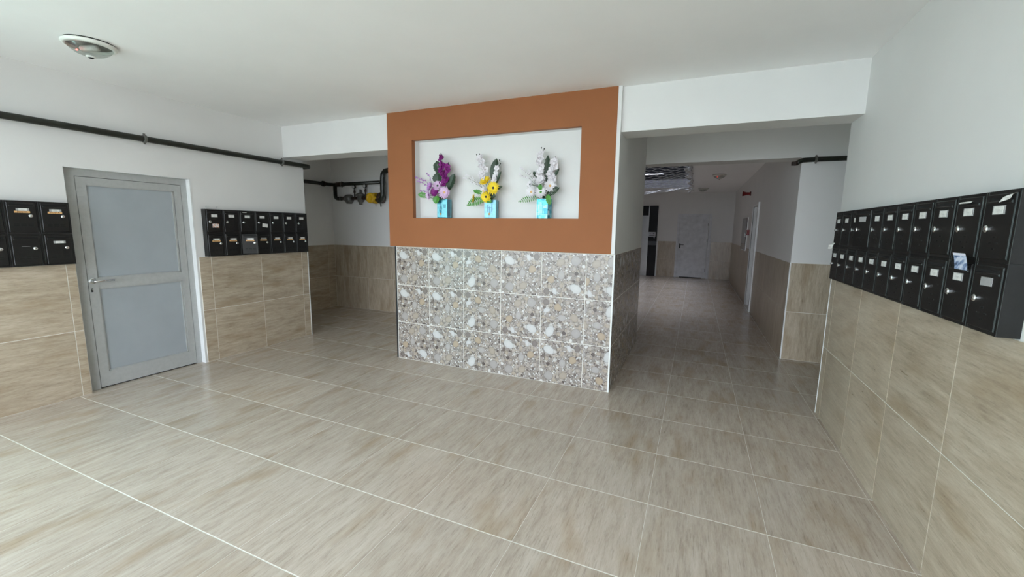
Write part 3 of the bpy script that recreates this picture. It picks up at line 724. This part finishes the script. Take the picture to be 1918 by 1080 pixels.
# ------------------------------------------------------------------ ceiling lamps
def lamp(loc, label, r=.15, led=True):
    b = empty('ceiling_lamp', loc); tag(b, label, 'ceiling lamp', 'round sensor ceiling lamps')
    MB().lathe([(r * .90, 0), (r * .90, -.008), (r, -.010), (r * 1.01, -.018), (r * .97, -.028), (r * .84, -.034), (r * .84, -.012)], 44, cap=False).build('rim', 'white_pl', b, True)
    MB().lathe([(r * .93, 0), (r * .93, -.009)], 40).build('base_plate', 'gasket', b)
    MB().lathe([(r * .84, -.011), (r * .4, -.010)], 40).build('reflector', 'cast', b)
    MB().lathe([(r * .84, -.032), (r * .74, -.052), (r * .55, -.074), (r * .3, -.088), (r * .16, -.092)], 44, cap=False).build('glass_dome', 'dome', b, True)
    MB().lathe([(r * .19, -.088), (r * .19, -.096), (r * .13, -.100), (r * .10, -.098)], 24).build('sensor_ring', 'white_pl', b, True)
    MB().lathe([(r * .11, -.1005), (r * .06, -.106)], 20).build('sensor_eye', 'gasket', b)
    bu = MB().tube([(-.06, -.02, -.035), (.06, .02, -.035)], .02, 12).build('bulb', 'card', b, True)
    if led:
        MB().lathe([(.002, -.004), (.007, 0), (.002, .004)], 12, 'z', (-.045, -.055, -.058)).build('indicator', 'led', b, True)
    return b
lamp((-4.08, 1.735, ZC), 'round ceiling lamp with red light over the grey door')
lamp((.39, 10.8, ZC), 'round ceiling lamp in the corridor nearer the lobby')
lamp((.10, 14.03, ZC), 'round ceiling lamp close to the far corridor door', led=False)

# ------------------------------------------------------------------ net under the shaft
def net_z(x, y):
    u = (x - SX0) / (SX1 - SX0); v = (y - SY0) / (SY1 - SY0)
    sag = .10 * math.sin(PI * min(1, max(0, v))) * math.sin(PI * min(1, max(0, u)))
    lowfar = .26 * max(0, (.9 - u)) * max(0, v - .55) / .45
    return ZC - .015 - sag - lowfar
mb = MB()
nx, ny = 16, 28
def cord(a, b, r):
    a, b = Vector(a), Vector(b); d = (b - a); u = d.orthogonal().normalized(); w = d.normalized().cross(u)
    vs = [p + (u * math.cos(t) + w * math.sin(t)) * r for p in (a, b) for t in (0, 2.094, 4.189)]
    mb.add(vs, [(0, 1, 4, 3), (1, 2, 5, 4), (2, 0, 3, 5)])
def npnt(i, j):
    x = SX0 - .02 + (SX1 - SX0 + .04) * i / nx; y = SY0 - .02 + (SY1 - SY0 + .04) * j / ny
    x += .012 * math.sin(i * 1.7 + j * .9); y += .015 * math.sin(j * 1.3 + i * .7)
    return (x, y, net_z(x, y))
for i in range(nx + 1):
    for j in range(ny + 1):
        if (i + j) % 2: continue
        for di in (-1, 1):
            if 0 <= i + di <= nx and j + 1 <= ny: cord(npnt(i, j), npnt(i + di, j + 1), .005)
nt = empty('safety_net', (0, 0, 0)); tag(nt, 'sagging white safety net stretched below the shaft opening', 'net')
mb.build('mesh_cords', 'net', nt)
e = MB()
for pts in ([npnt(i, 0) for i in range(nx + 1)], [npnt(i, ny) for i in range(nx + 1)], [npnt(0, j) for j in range(ny + 1)], [npnt(nx, j) for j in range(ny + 1)]):
    e.tube(pts, .016, 8)
e.build('edge_rope', 'net', nt)
rl = MB()
rng = random.Random(3)
for q in range(5):
    off = [rng.uniform(-.03, .03) for _ in range(30)]
    rl.tube([(SX1 + .0 + .05 * math.sin(j * .9 + q * 1.3) + off[j % 30], SY0 - .02 + (SY1 - SY0) * j / 29, ZC - .02 - .02 * q - .02 * abs(math.sin(j * .6 + q)) - .05 * j / 29) for j in range(30)], .012, 6)
    rl.tube([(SX0 + (SX1 - SX0) * j / 29, SY1 - .02 + .03 * math.sin(j * .9 + q), net_z(SX0 + (SX1 - SX0) * j / 29, SY1) - .012 * q + off[j % 30] * .4) for j in range(30)], .012, 6)
rl.build('gathered_edge', 'net', nt)
tb = MB().tube([(-1.75, SY1 - .05, 3.25), (-1.02, SY1 - .05, 3.25)], .011, 10).build('reflection_bar', 'tube'); tag(tb, 'glowing white bar imitating a reflection high in the dark shaft', 'reflection')  # no real lamp: glowing bar stands in for a reflection on the black wall

# ------------------------------------------------------------------ far corridor things
d2 = empty('door_2', (-.085, YB, 0)); tag(d2, 'worn white door at the far end of the corridor', 'door', kind='structure')
MB().box(-.525, -.455, -.05, 0, 0, 2.15).box(.455, .53, -.05, 0, 0, 2.15).box(-.455, .455, -.05, 0, 2.075, 2.15).build('door_frame', 'doorwhite', d2)
lf2 = MB().box(-.452, .43, -.04, 0, .03, 2.072).build('door_leaf', 'doorwhite', d2)
MB().box(-.36, .33, -.038, -.001, .002, .03).build('gap', 'gasket', d2)
MB().tube([(-.40, -.04, 1.12), (-.40, -.085, 1.12), (-.28, -.085, 1.115)], .011, 8).box(-.42, -.385, -.046, -.04, 1.0, 1.16).build('handle', 'gasket', lf2)
for z in (1.80, 1.28, .28): MB().box(.415, .435, -.052, -.036, z - .05, z + .05).build('hinge', 'cast', lf2)
d3 = empty('door_3', (XR, 0, 0)); tag(d3, 'white framed doorway in the shaded corridor wall', 'door', kind='structure')
MB().box(-.03, .01, DC0 - .055, DC0, 0, DCZ + .055).box(-.012, .01, DC1, DC1 + .02, 0, DCZ + .02).box(-.012, .01, DC0, DC1, DCZ, DCZ + .04).box(.01, .28, DC1 - .012, DC1, 0, DCZ).box(.01, .28, DC0, DC0 + .012, 0, DCZ).build('door_frame', 'trim', d3)
lf3 = MB().box(.24, .28, DC0 + .012, DC1 - .012, .01, DCZ).build('door_leaf', 'doorwhite', d3)
MB().tube([(.24, DC0 + .1, 1.05), (.19, DC0 + .1, 1.05), (.19, DC0 + .22, 1.05)], .01, 8).build('handle', 'cast', lf3)
sr = empty('fire_siren', (XR, 11.2, 2.45)); tag(sr, 'red fire siren high on the corridor wall', 'siren')
MB().lathe([(.045, 0), (.045, -.02), (.03, -.03), (.032, -.09), (.052, -.15), (.058, -.17)], 22, 'x').build('horn', 'red', sr, True)
MB().lathe([(.05, 0), (.05, -.012)], 22, 'x').build('base', 'gasket', sr)
hc = empty('hose_cabinet', (XR, 11.65, 1.14)); tag(hc, 'dark red glazed fire hose cabinet on the corridor wall', 'cabinet')
MB().box(-.022, 0, -.5, .5, 0, .78).build('body', 'trim', hc)
hd = MB().box(-.032, -.022, -.48, .49, .02, .765).build('door', 'dkglass', hc)
MB().box(-.045, -.032, -.40, -.36, .33, .43).build('handle', 'cast', hd)
cp = empty('fire_call_point', (XR, 10.83, 1.51)); tag(cp, 'small red fire call button beside the doorway', 'call point')
MB().cbox(-.055, .055, -.05, 0, 0, .115, .008).build('housing', 'red', cp).rotation_euler = (0, 0, -PI / 2)
MB().box(-.053, -.05, -.03, .03, .03, .085).build('button', 'white_pl', cp)

el = empty('elevator', (-1.6, YB, 0)); tag(el, 'black panelled lift front with steel door by the end wall', 'elevator')
MB().box(.07, .355, -.04, 0, .0, 2.42).box(-1.3, .045, -.03, 0, 2.09, 2.42).box(-1.3, -1.0, -.04, 0, 0, 2.09).build('surround', 'elev', el)
MB().box(.045, .07, -.045, 0, 0, 2.42).build('post', 'steel', el)
MB().box(-1.0, -.42, -.02, 0, 0, 2.09).build('door', 'steel', el)
MB().box(-.415, .045, -.024, 0, 0, 2.09).build('door', 'steel', el)
MB().box(.075, .35, -.045, -.04, 1.07, 1.216).build('control_band', 'elev2', el)
MB().box(.355, .385, -.02, 0, 0, 1.216).build('edge_trim', 'trim', el)
sg = MB().add([(.07, 0, 1.385), (.09, 0, 1.36), (.24, 0, 1.36), (.275, 0, 1.30), (.285, 0, 1.36), (.305, 0, 1.37), (.31, 0, 1.51), (.295, 0, 1.53), (.085, 0, 1.53), (.07, 0, 1.515)], [])
vsb = [(a, b - .046, c) for a, b, c in sg.v] + [(a, b - .040, c) for a, b, c in sg.v]; nn_ = len(sg.v)
sgm = MB().add(vsb, [tuple(range(nn_)), tuple(range(2 * nn_ - 1, nn_ - 1, -1))] + [(i, i + nn_, (i + 1) % nn_ + nn_, (i + 1) % nn_) for i in range(nn_)])
so = sgm.build('bubble_sign', 'sign', el); so['label'] = 'pale speech bubble sign'
mk = MB()
for a0, a1, z0, z1 in ((.115, .13, 1.455, 1.505), (.135, .145, 1.47, 1.49), (.175, .215, 1.49, 1.503), (.19, .2, 1.455, 1.49), (.235, .248, 1.455, 1.505), (.248, .27, 1.475, 1.5), (.1, .28, 1.405, 1.418)):
    mk.box(a0, a1, -.0475, -.046, z0, z1)
mk.build('sign_marks', 'elev', so)

# ------------------------------------------------------------------ vases and artificial flowers
rng = random.Random(11)
def petal_strip(L, Wd, curl, n=5, cup=0.0, tip=0.35):
    """flat-ish petal along +x, width along y, normal z"""
    vs = []; fs = []
    for i in range(n + 1):
        t = i / n; wdt = Wd * (math.sin(PI * (t * (1 - tip * .55) + .12)) ** .8) if t < 1 else Wd * .22
        z = curl * t * t
        vs += [(L * t, -wdt / 2, z + cup), (L * t, 0, z), (L * t, wdt / 2, z + cup)]
    for i in range(n):
        for j in (0, 1): fs.append((i * 3 + j, i * 3 + 3 + j, i * 3 + 4 + j, i * 3 + 1 + j))
    return vs, fs
def frame_to(d):
    d = Vector(d).normalized(); return d.to_track_quat('Z', 'Y').to_matrix()
def add_xf(mb, vs, fs, Mx, o):
    mb.add([Mx @ Vector(v) + Vector(o) for v in vs], fs)
def flower_daisy(mb, c, d, r, n=16, layers=2):
    Mx = frame_to(d)
    for l in range(layers):
        for k in range(n):
            a = 2 * PI * (k + .5 * l) / n + rng.uniform(-.06, .06)
            vs, fs = petal_strip(r * (1 - .2 * l) * rng.uniform(.92, 1.05), r * .34, r * (.12 + .2 * l), 4, r * .02)
            add_xf(mb, vs, fs, Mx @ Matrix.Rotation(a, 3, 'Z'), c)
def disc(mb, c, d, r, h):
    Mx = frame_to(d); t = MB().lathe([(r, 0), (r * .9, h * .7), (r * .4, h)], 12); add_xf(mb, t.v, t.f, Mx, c)
def blossom(mb, c, d, r):
    Mx = frame_to(d); a0 = rng.uniform(0, 6)
    for k in range(5):
        a = a0 + 2 * PI * k / 5
        vs, fs = petal_strip(r, r * 1.05, r * rng.uniform(-.1, .35), 4, r * rng.uniform(.05, .2), .2)
        add_xf(mb, vs, fs, Mx @ Matrix.Rotation(a, 3, 'Z'), c)
    t = MB().lathe([(r * .2, 0), (r * .22, r * .25), (r * .05, r * .45)], 8); add_xf(mb, t.v, t.f, Mx, c)
def bez(a, b, c, n=10):
    a, b, c = Vector(a), Vector(b), Vector(c)
    return [a * (1 - t) ** 2 + b * 2 * t * (1 - t) + c * t * t for t in [i / n for i in range(n + 1)]]
def leaf_blade(mb, base, tip, wd, bulge=(0, -.02, 0), serr=0.0, n=12):
    mid = (Vector(base) + Vector(tip)) / 2 + Vector(bulge); pts = bez(base, mid, tip, n)
    ax = (Vector(tip) - Vector(base)).normalized(); side = ax.cross(Vector((0, -1, 0.15))).normalized(); nrm = side.cross(ax)
    vs = []; fs = []
    for i, p in enumerate(pts):
        t = i / n; w_ = wd / 2 * math.sin(PI * min(1, t * .93 + .05)) ** .7 * (1 - serr * (i % 2)) if i < n else .001
        vs += [p - side * w_ + nrm * w_ * .25, p, p + side * w_ + nrm * w_ * .25]
    for i in range(n):
        for j in (0, 1): fs.append((i * 3 + j, i * 3 + 3 + j, i * 3 + 4 + j, i * 3 + 1 + j))
    k = len(vs); vs2 = [v - nrm * .0008 for v in vs]; mb.add(vs, fs); mb.add(vs2, [f[::-1] for f in fs])
def frond(mb, base, tip, wd, n=10):
    pts = bez(base, (Vector(base) + Vector(tip)) / 2 + Vector((0, -.01, .015)), tip, n)
    ax = (Vector(tip) - Vector(base)).normalized(); side = ax.cross(Vector((0, -1, 0))).normalized()
    mb.tube(pts, .0016, 5)
    for i in range(1, n + 1):
        l = wd / 2 * math.sin(PI * (i / n * .8 + .16))
        for s in (-1, 1):
            leaf_blade(mb, pts[i], Vector(pts[i]) + side * s * l + ax * l * .45 + Vector((0, rng.uniform(-.008, .0), 0)), wd * .17, (0, -.002, 0), 0, 4)

def vase(cx, cy, w_, d_, hgt, label, style):
    b = empty('vase', (cx, cy, NZ0)); tag(b, label, 'vase', 'aqua glass vases in the niche'); b.rotation_euler = (0, 0, (0, .12, -.18)[style])
    a, e = w_ / 2, d_ / 2; th = .006
    mb = MB().box(-a, a, -e, -e + th, 0, hgt).box(-a, a, e - th, e, 0, hgt).box(-a, -a + th, -e + th, e - th, 0, hgt).box(a - th, a, -e + th, e - th, 0, hgt).box(-a, a, -e, e, 0, .008)
    mb.build('body', 'vase_light' if style != 2 else 'vase', b)
    mm = MB()
    if style == 0:
        for (x0, x1, z0, z1) in ((-.03, -.008, .03, .19), (.02, .045, .11, .15)): mm.box(x0, x1, -e - .003, -e, z0, z1)
        mm.box(a, a + .003, -e, e * .2, .0, hgt * .98)
    elif style == 1:
        for (x0, x1, z0, z1) in ((-.03, -.02, .06, .14), (-.01, 0, .03, .12), (.015, .025, .07, .15), (-.03, .02, .105, .112)): mm.box(x0, x1, -e - .002, -e, z0, z1)
    else:
        for (x0, x1, z0, z1) in ((-.055, -.05, 0, .17), (.005, .01, .05, .16), (-.05, .05, .045, .05)): mm.box(x0, x1, -e - .002, -e, z0, z1)
    mm.build('glass_inlay', 'vase_dark', b)
    if style < 2:
        MB().lathe([(.001, -.012), (.009, -.008), (.012, 0)], 14, 'y', (-.018 + .01 * style, -e, .045)).build('bead', 'pearl', b, True)
    # raised curl ornament
    if style == 0:
        sp = [(-.018 + .018 * math.cos(t) * (1 - t / 14), -e - .004, .10 + .03 * math.sin(t) * (1 - t / 16) - t * .004) for t in [i * .45 for i in range(20)]]
        MB().tube(sp, .0028, 6).build('curl_ornament', 'vase', b, True)
    return b
VC = [(-2.605, 4.052), (-2.010, 4.055), (-1.420, 4.057)]
vase(VC[0][0] + .012, VC[0][1], .128, .095, .205, 'aqua glass vase with curled ornament under the purple flowers', 0)
vase(VC[1][0], VC[1][1], .128, .085, .19, 'pale aqua glass vase under the yellow flowers', 1)
vase(VC[2][0], VC[2][1], .125, .085, .195, 'bright aqua mosaic vase under the all white flowers', 2)

def flowers(vi, rows, where, group):
    cx, cy = VC[vi]
    kx, kz, ox, oz = ((.000945, .00079, 481, 1030), (.00085, .00076, 472, 1030), (.0008, .00073, 405, 1035))[vi]
    def P(a, b, dy=0.0): return Vector((cx + (a - ox) * kx, cy + dy, NZ0 + .002 + (oz - b) * kz))
    mouth = Vector((cx, cy, NZ0 + .17))
    for row in rows:
        kind, label = row[0], row[1]
        if kind == 'spike':          # list of blossoms, radius, petal, tip buds
            pts, r, mat, buds = row[2:6]; dy = row[6] if len(row) > 6 else 0.0
            t = empty('flower_spray', mouth); tag(t, label, 'flower', group)
            path = [P(*p, dy) for p in pts]; tip = P(*buds[0], dy)
            MB().tube([mouth, (mouth + path[-1]) / 2] + path[::-1] + [tip], .0028, 6).build('stem', 'stem', t).matrix_parent_inverse = Matrix.Translation(-mouth)
            for p in path:
                bm_ = MB()
                blossom(bm_, p + Vector((rng.uniform(-.006, .006), -.012, 0)), (rng.uniform(-.4, .5), -1, rng.uniform(-.2, .5)), r * kx * rng.uniform(.9, 1.15))
                bm_.build('blossom', mat, t).matrix_parent_inverse = Matrix.Translation(-mouth)
                bm_ = MB(); blossom(bm_, p + Vector((rng.uniform(-.014, .014), -.004, rng.uniform(.008, .02))), (rng.uniform(-1, 1), -.6, .3), r * kx * .8)
                bm_.build('blossom', mat, t).matrix_parent_inverse = Matrix.Translation(-mouth)
            for q in buds:
                c = P(*q, dy); MB().lathe([(.001, -.008), (.007, 0), (.002, .009)], 8, 'z', c).build('bud', 'bud', t).matrix_parent_inverse = Matrix.Translation(-mouth)
        elif kind == 'daisy':
            c, r, mat, core, d = row[2:7]; dy = row[7] if len(row) > 7 else -.055
            p = P(*c, dy); t = empty('gerbera', mouth); tag(t, label, 'flower', group)
            inv = Matrix.Translation(-mouth)
            MB().tube(bez(mouth, (mouth.x, mouth.y, p.z - .02), p + Vector((0, .008, 0))), .003, 6).build('stem', 'stem', t).matrix_parent_inverse = inv
            bm_ = MB(); flower_daisy(bm_, p, d, r * kx); bm_.build('petals', mat, t).matrix_parent_inverse = inv
            bm_ = MB(); disc(bm_, p + Vector(d).normalized() * .002, d, r * kx * .2, .006); bm_.build('flower_centre', core, t).matrix_parent_inverse = inv
        elif kind == 'leaf':
            a, b, wd, mat, serr = row[2:7]; dy = row[7] if len(row) > 7 else 0.0
            t = empty('leaf_stem', mouth); tag(t, label, 'leaf', group); inv = Matrix.Translation(-mouth)
            MB().tube(bez(mouth, (mouth + P(*a, dy)) / 2, P(*a, dy)), .0028, 6).build('stem', 'stem', t).matrix_parent_inverse = inv
            bm_ = MB(); leaf_blade(bm_, P(*a, dy), P(*b, dy - .01), wd * kx, (0, -.015, 0), serr); bm_.build('blade', mat, t).matrix_parent_inverse = inv
        elif kind == 'frond':
            a, b, wd, mat = row[2:6]; dy = row[6] if len(row) > 6 else -.04
            t = empty('fern_frond', mouth); tag(t, label, 'leaf', group); inv = Matrix.Translation(-mouth)
            MB().tube(bez(mouth, (mouth + P(*a, dy)) / 2, P(*a, dy)), .0026, 6).build('stem', 'stem', t).matrix_parent_inverse = inv
            bm_ = MB(); frond(bm_, P(*a, dy), P(*b, dy - .01), wd * kx); bm_.build('blade', mat, t).matrix_parent_inverse = inv
        elif kind == 'twig':
            paths, mat = row[2:4]
            t = empty('blossom_twig', mouth); tag(t, label, 'twig', group); inv = Matrix.Translation(-mouth)
            bm_ = MB()
            for path in paths:
                pp = [P(*p, -.02) for p in path]; bm_.tube([mouth, (mouth * .4 + pp[0] * .6)] + pp, .0017, 5)
            bm_.build('stem', 'twig', t).matrix_parent_inverse = inv
            for path in paths:
                pp = [P(*p, -.02) for p in path]
                bl = MB()
                for i in range(len(pp) - 1):
                    for f in (0, .33, .66) if i else (.5,):
                        c = pp[i].lerp(pp[i + 1], f) + Vector((rng.uniform(-.006, .006), -.006, rng.uniform(-.008, .008)))
                        blossom(bl, c, (rng.uniform(-.5, .5), -1, rng.uniform(-.3, .5)), .0105)
                blossom(bl, pp[-1], (-.3, -1, .2), .014)
                bl.build('blossoms', mat, t).matrix_parent_inverse = inv
flowers(0, [
    ('frond', 'dark fern frond at upper left of the purple bouquet', (440, 440), (400, 258), 130, 'leafd', .0),
    ('leaf', 'round dark leaf behind the lilac twigs of the purple bouquet', (410, 560), (405, 400), 135, 'leafd', .12, .01),
    ('leaf', 'broad dark leaf on the right side of the purple bouquet', (560, 640), (645, 430), 110, 'leafd', .15, .0),
    ('spike', 'tall purple flower spray, highest of the purple bouquet', [(478, 225), (488, 310), (482, 370), (505, 430), (512, 490), (500, 560)], 44, 'purple', [(470, 175), (468, 155)], -.02),
    ('spike', 'shorter purple flower spray beside the tallest purple one', [(565, 345), (570, 395), (545, 450), (545, 520)], 40, 'purple', [(572, 285)], -.025),
    ('twig', 'lilac blossom twig reaching left from the purple bouquet', [[(330, 590), (250, 515), (190, 490), (112, 460)], [(300, 590), (205, 535), (130, 512)], [(330, 540), (315, 470), (272, 412)], [(300, 680), (250, 658), (180, 645)]], 'lilac'),
    ('daisy', 'pale lilac daisy facing right in the purple bouquet', (440, 590), 66, 'lilacw', 'leafd', (.3, -1, .5)),
    ('daisy', 'pale lilac daisy above the right edge of the purple bouquet vase', (540, 683), 74, 'lilacw', 'pearl', (.1, -1, .1), -.065),
    ('daisy', 'purple daisy at left middle of the purple bouquet', (335, 600), 60, 'lilac', 'purple', (-.5, -1, .3)),
    ('daisy', 'purple daisy in the middle of the purple bouquet', (395, 672), 58, 'purple', 'purple', (0, -1, .1), -.05),
    ('daisy', 'lilac daisy drooping at lower left of the purple bouquet', (318, 712), 62, 'lilacw', 'purple', (-.6, -1, -.2), -.06),
    ('frond', 'small green frond pointing left under the purple flowers', (300, 735), (165, 705), 75, 'leafl'),
    ('leaf', 'bright green leaf hanging over the purple bouquet vase', (450, 735), (420, 835), 100, 'leafl', .2, -.062),
    ('leaf', 'green leaf above the mouth of the purple bouquet vase', (470, 770), (560, 740), 50, 'leafd', .2, -.055),
], 'purple', 'flowers of the purple bouquet')
flowers(1, [
    ('leaf', 'tall dark paddle leaf in the yellow bouquet', (490, 520), (540, 225), 120, 'leafd', .06, .01),
    ('spike', 'tall white flower spray in the yellow bouquet', [(318, 215), (345, 262), (340, 322), (392, 370), (360, 425), (375, 480)], 46, 'whitep', [(312, 160), (272, 163)], -.015),
    ('spike', 'thin white flower spray beside the tall dark leaf', [(565, 360), (545, 425), (525, 480), (520, 520)], 36, 'whitep', [(600, 300), (590, 255)], -.02),
    ('leaf', 'narrow dark leaf right of the thin white spray', (545, 570), (612, 402), 40, 'leafd', .2, -.01),
    ('twig', 'white blossom twig reaching left from the yellow bouquet', [[(330, 590), (240, 520), (160, 480), (92, 472)], [(320, 560), (240, 490), (175, 455), (122, 435)], [(340, 600), (260, 560), (200, 530)], [(350, 540), (325, 490), (305, 430)]], 'whitep'),
    ('daisy', 'yellow gerbera at the top of the yellow bouquet', (410, 528), 78, 'yellowp', 'yellow', (-.2, -1, .9), -.045),
    ('daisy', 'yellow gerbera with dark eye at right of the yellow bouquet', (530, 625), 82, 'yellowp', 'rust', (.15, -1, .1), -.06),
    ('daisy', 'yellow gerbera low in the middle of the yellow bouquet', (435, 742), 74, 'yellowp', 'rust', (-.1, -1, -.15), -.065),
    ('daisy', 'yellow gerbera seen from the side at lower left of the yellow bouquet', (262, 760), 72, 'yellowp', 'yellow', (-1, -.5, .1), -.05),
    ('daisy', 'white gerbera half hidden behind the yellow ones', (375, 655), 60, 'whitep', 'pearl', (-.3, -1, .2), -.03),
    ('frond', 'bright green frond pointing left under the yellow flowers', (400, 770), (168, 850), 120, 'leafl', -.045),
    ('leaf', 'dark green leaf under the right yellow gerbera', (480, 720), (560, 740), 80, 'leafd', .25, -.045),
    ('leaf', 'small green leaf above the lower left yellow gerbera', (370, 690), (240, 650), 60, 'leafl', .25, -.03),
    ('leaf', 'small dark leaf at the right edge of the yellow bouquet', (560, 640), (645, 605), 45, 'leafd', .25, -.035),
    ('leaf', 'green leaf over the rim of the yellow bouquet vase', (440, 770), (510, 815), 70, 'leafl', .2, -.055),
], 'yellow', 'flowers of the yellow bouquet')
flowers(2, [
    ('leaf', 'tall serrated dark leaf between the two white sprays', (430, 540), (438, 190), 95, 'leafd', .3, .012),
    ('spike', 'taller white flower spray of the all white bouquet', [(358, 185), (350, 240), (345, 290), (368, 345), (355, 400), (335, 452)], 50, 'whitep', [(395, 112), (358, 97)], -.02),
    ('spike', 'shorter white flower spray of the all white bouquet', [(525, 292), (545, 350), (500, 395), (490, 455), (512, 510), (500, 545)], 50, 'whitep', [(560, 265), (542, 232)], -.02),
    ('leaf', 'short dark leaf right of the shorter white spray', (530, 480), (592, 375), 45, 'leafd', .25, -.0),
    ('leaf', 'dark leaf left of the taller white spray', (330, 480), (250, 405), 60, 'leafd', .2, .0),
    ('twig', 'pale blossom twig reaching left from the all white bouquet', [[(300, 560), (220, 460), (150, 400), (92, 350)], [(290, 570), (200, 490), (130, 460), (78, 430)], [(300, 540), (250, 460), (195, 390)]], 'whitep'),
    ('daisy', 'white gerbera at lower left of the all white bouquet', (255, 680), 82, 'whitep', 'pearl', (-.3, -1, .0), -.055),
    ('daisy', 'white gerbera above the mosaic vase', (385, 685), 80, 'whitep', 'leafl', (0, -1, .3), -.065),
    ('daisy', 'white gerbera at right of the all white bouquet', (498, 605), 80, 'whitep', 'pearl', (.3, -1, .2), -.055),
    ('daisy', 'white gerbera in the middle of the all white bouquet', (365, 525), 78, 'whitep', 'whitep', (-.2, -1, .7), -.035),
    ('daisy', 'white gerbera at left middle of the all white bouquet', (228, 575), 55, 'whitep', 'bud', (-.5, -1, .3), -.04),
    ('leaf', 'bright green leaf in the heart of the all white bouquet', (380, 660), (378, 580), 60, 'leafl', .1, -.06),
    ('frond', 'bright green fern frond pointing left under the white flowers', (345, 755), (92, 812), 85, 'leafl', -.05),
    ('frond', 'green fern frond pointing right under the white flowers', (470, 730), (615, 635), 95, 'leafd', -.045),
    ('leaf', 'bright green leaf hanging over the mosaic vase', (475, 720), (512, 858), 80, 'leafl', .25, -.062),
], 'white', 'flowers of the all white bouquet')
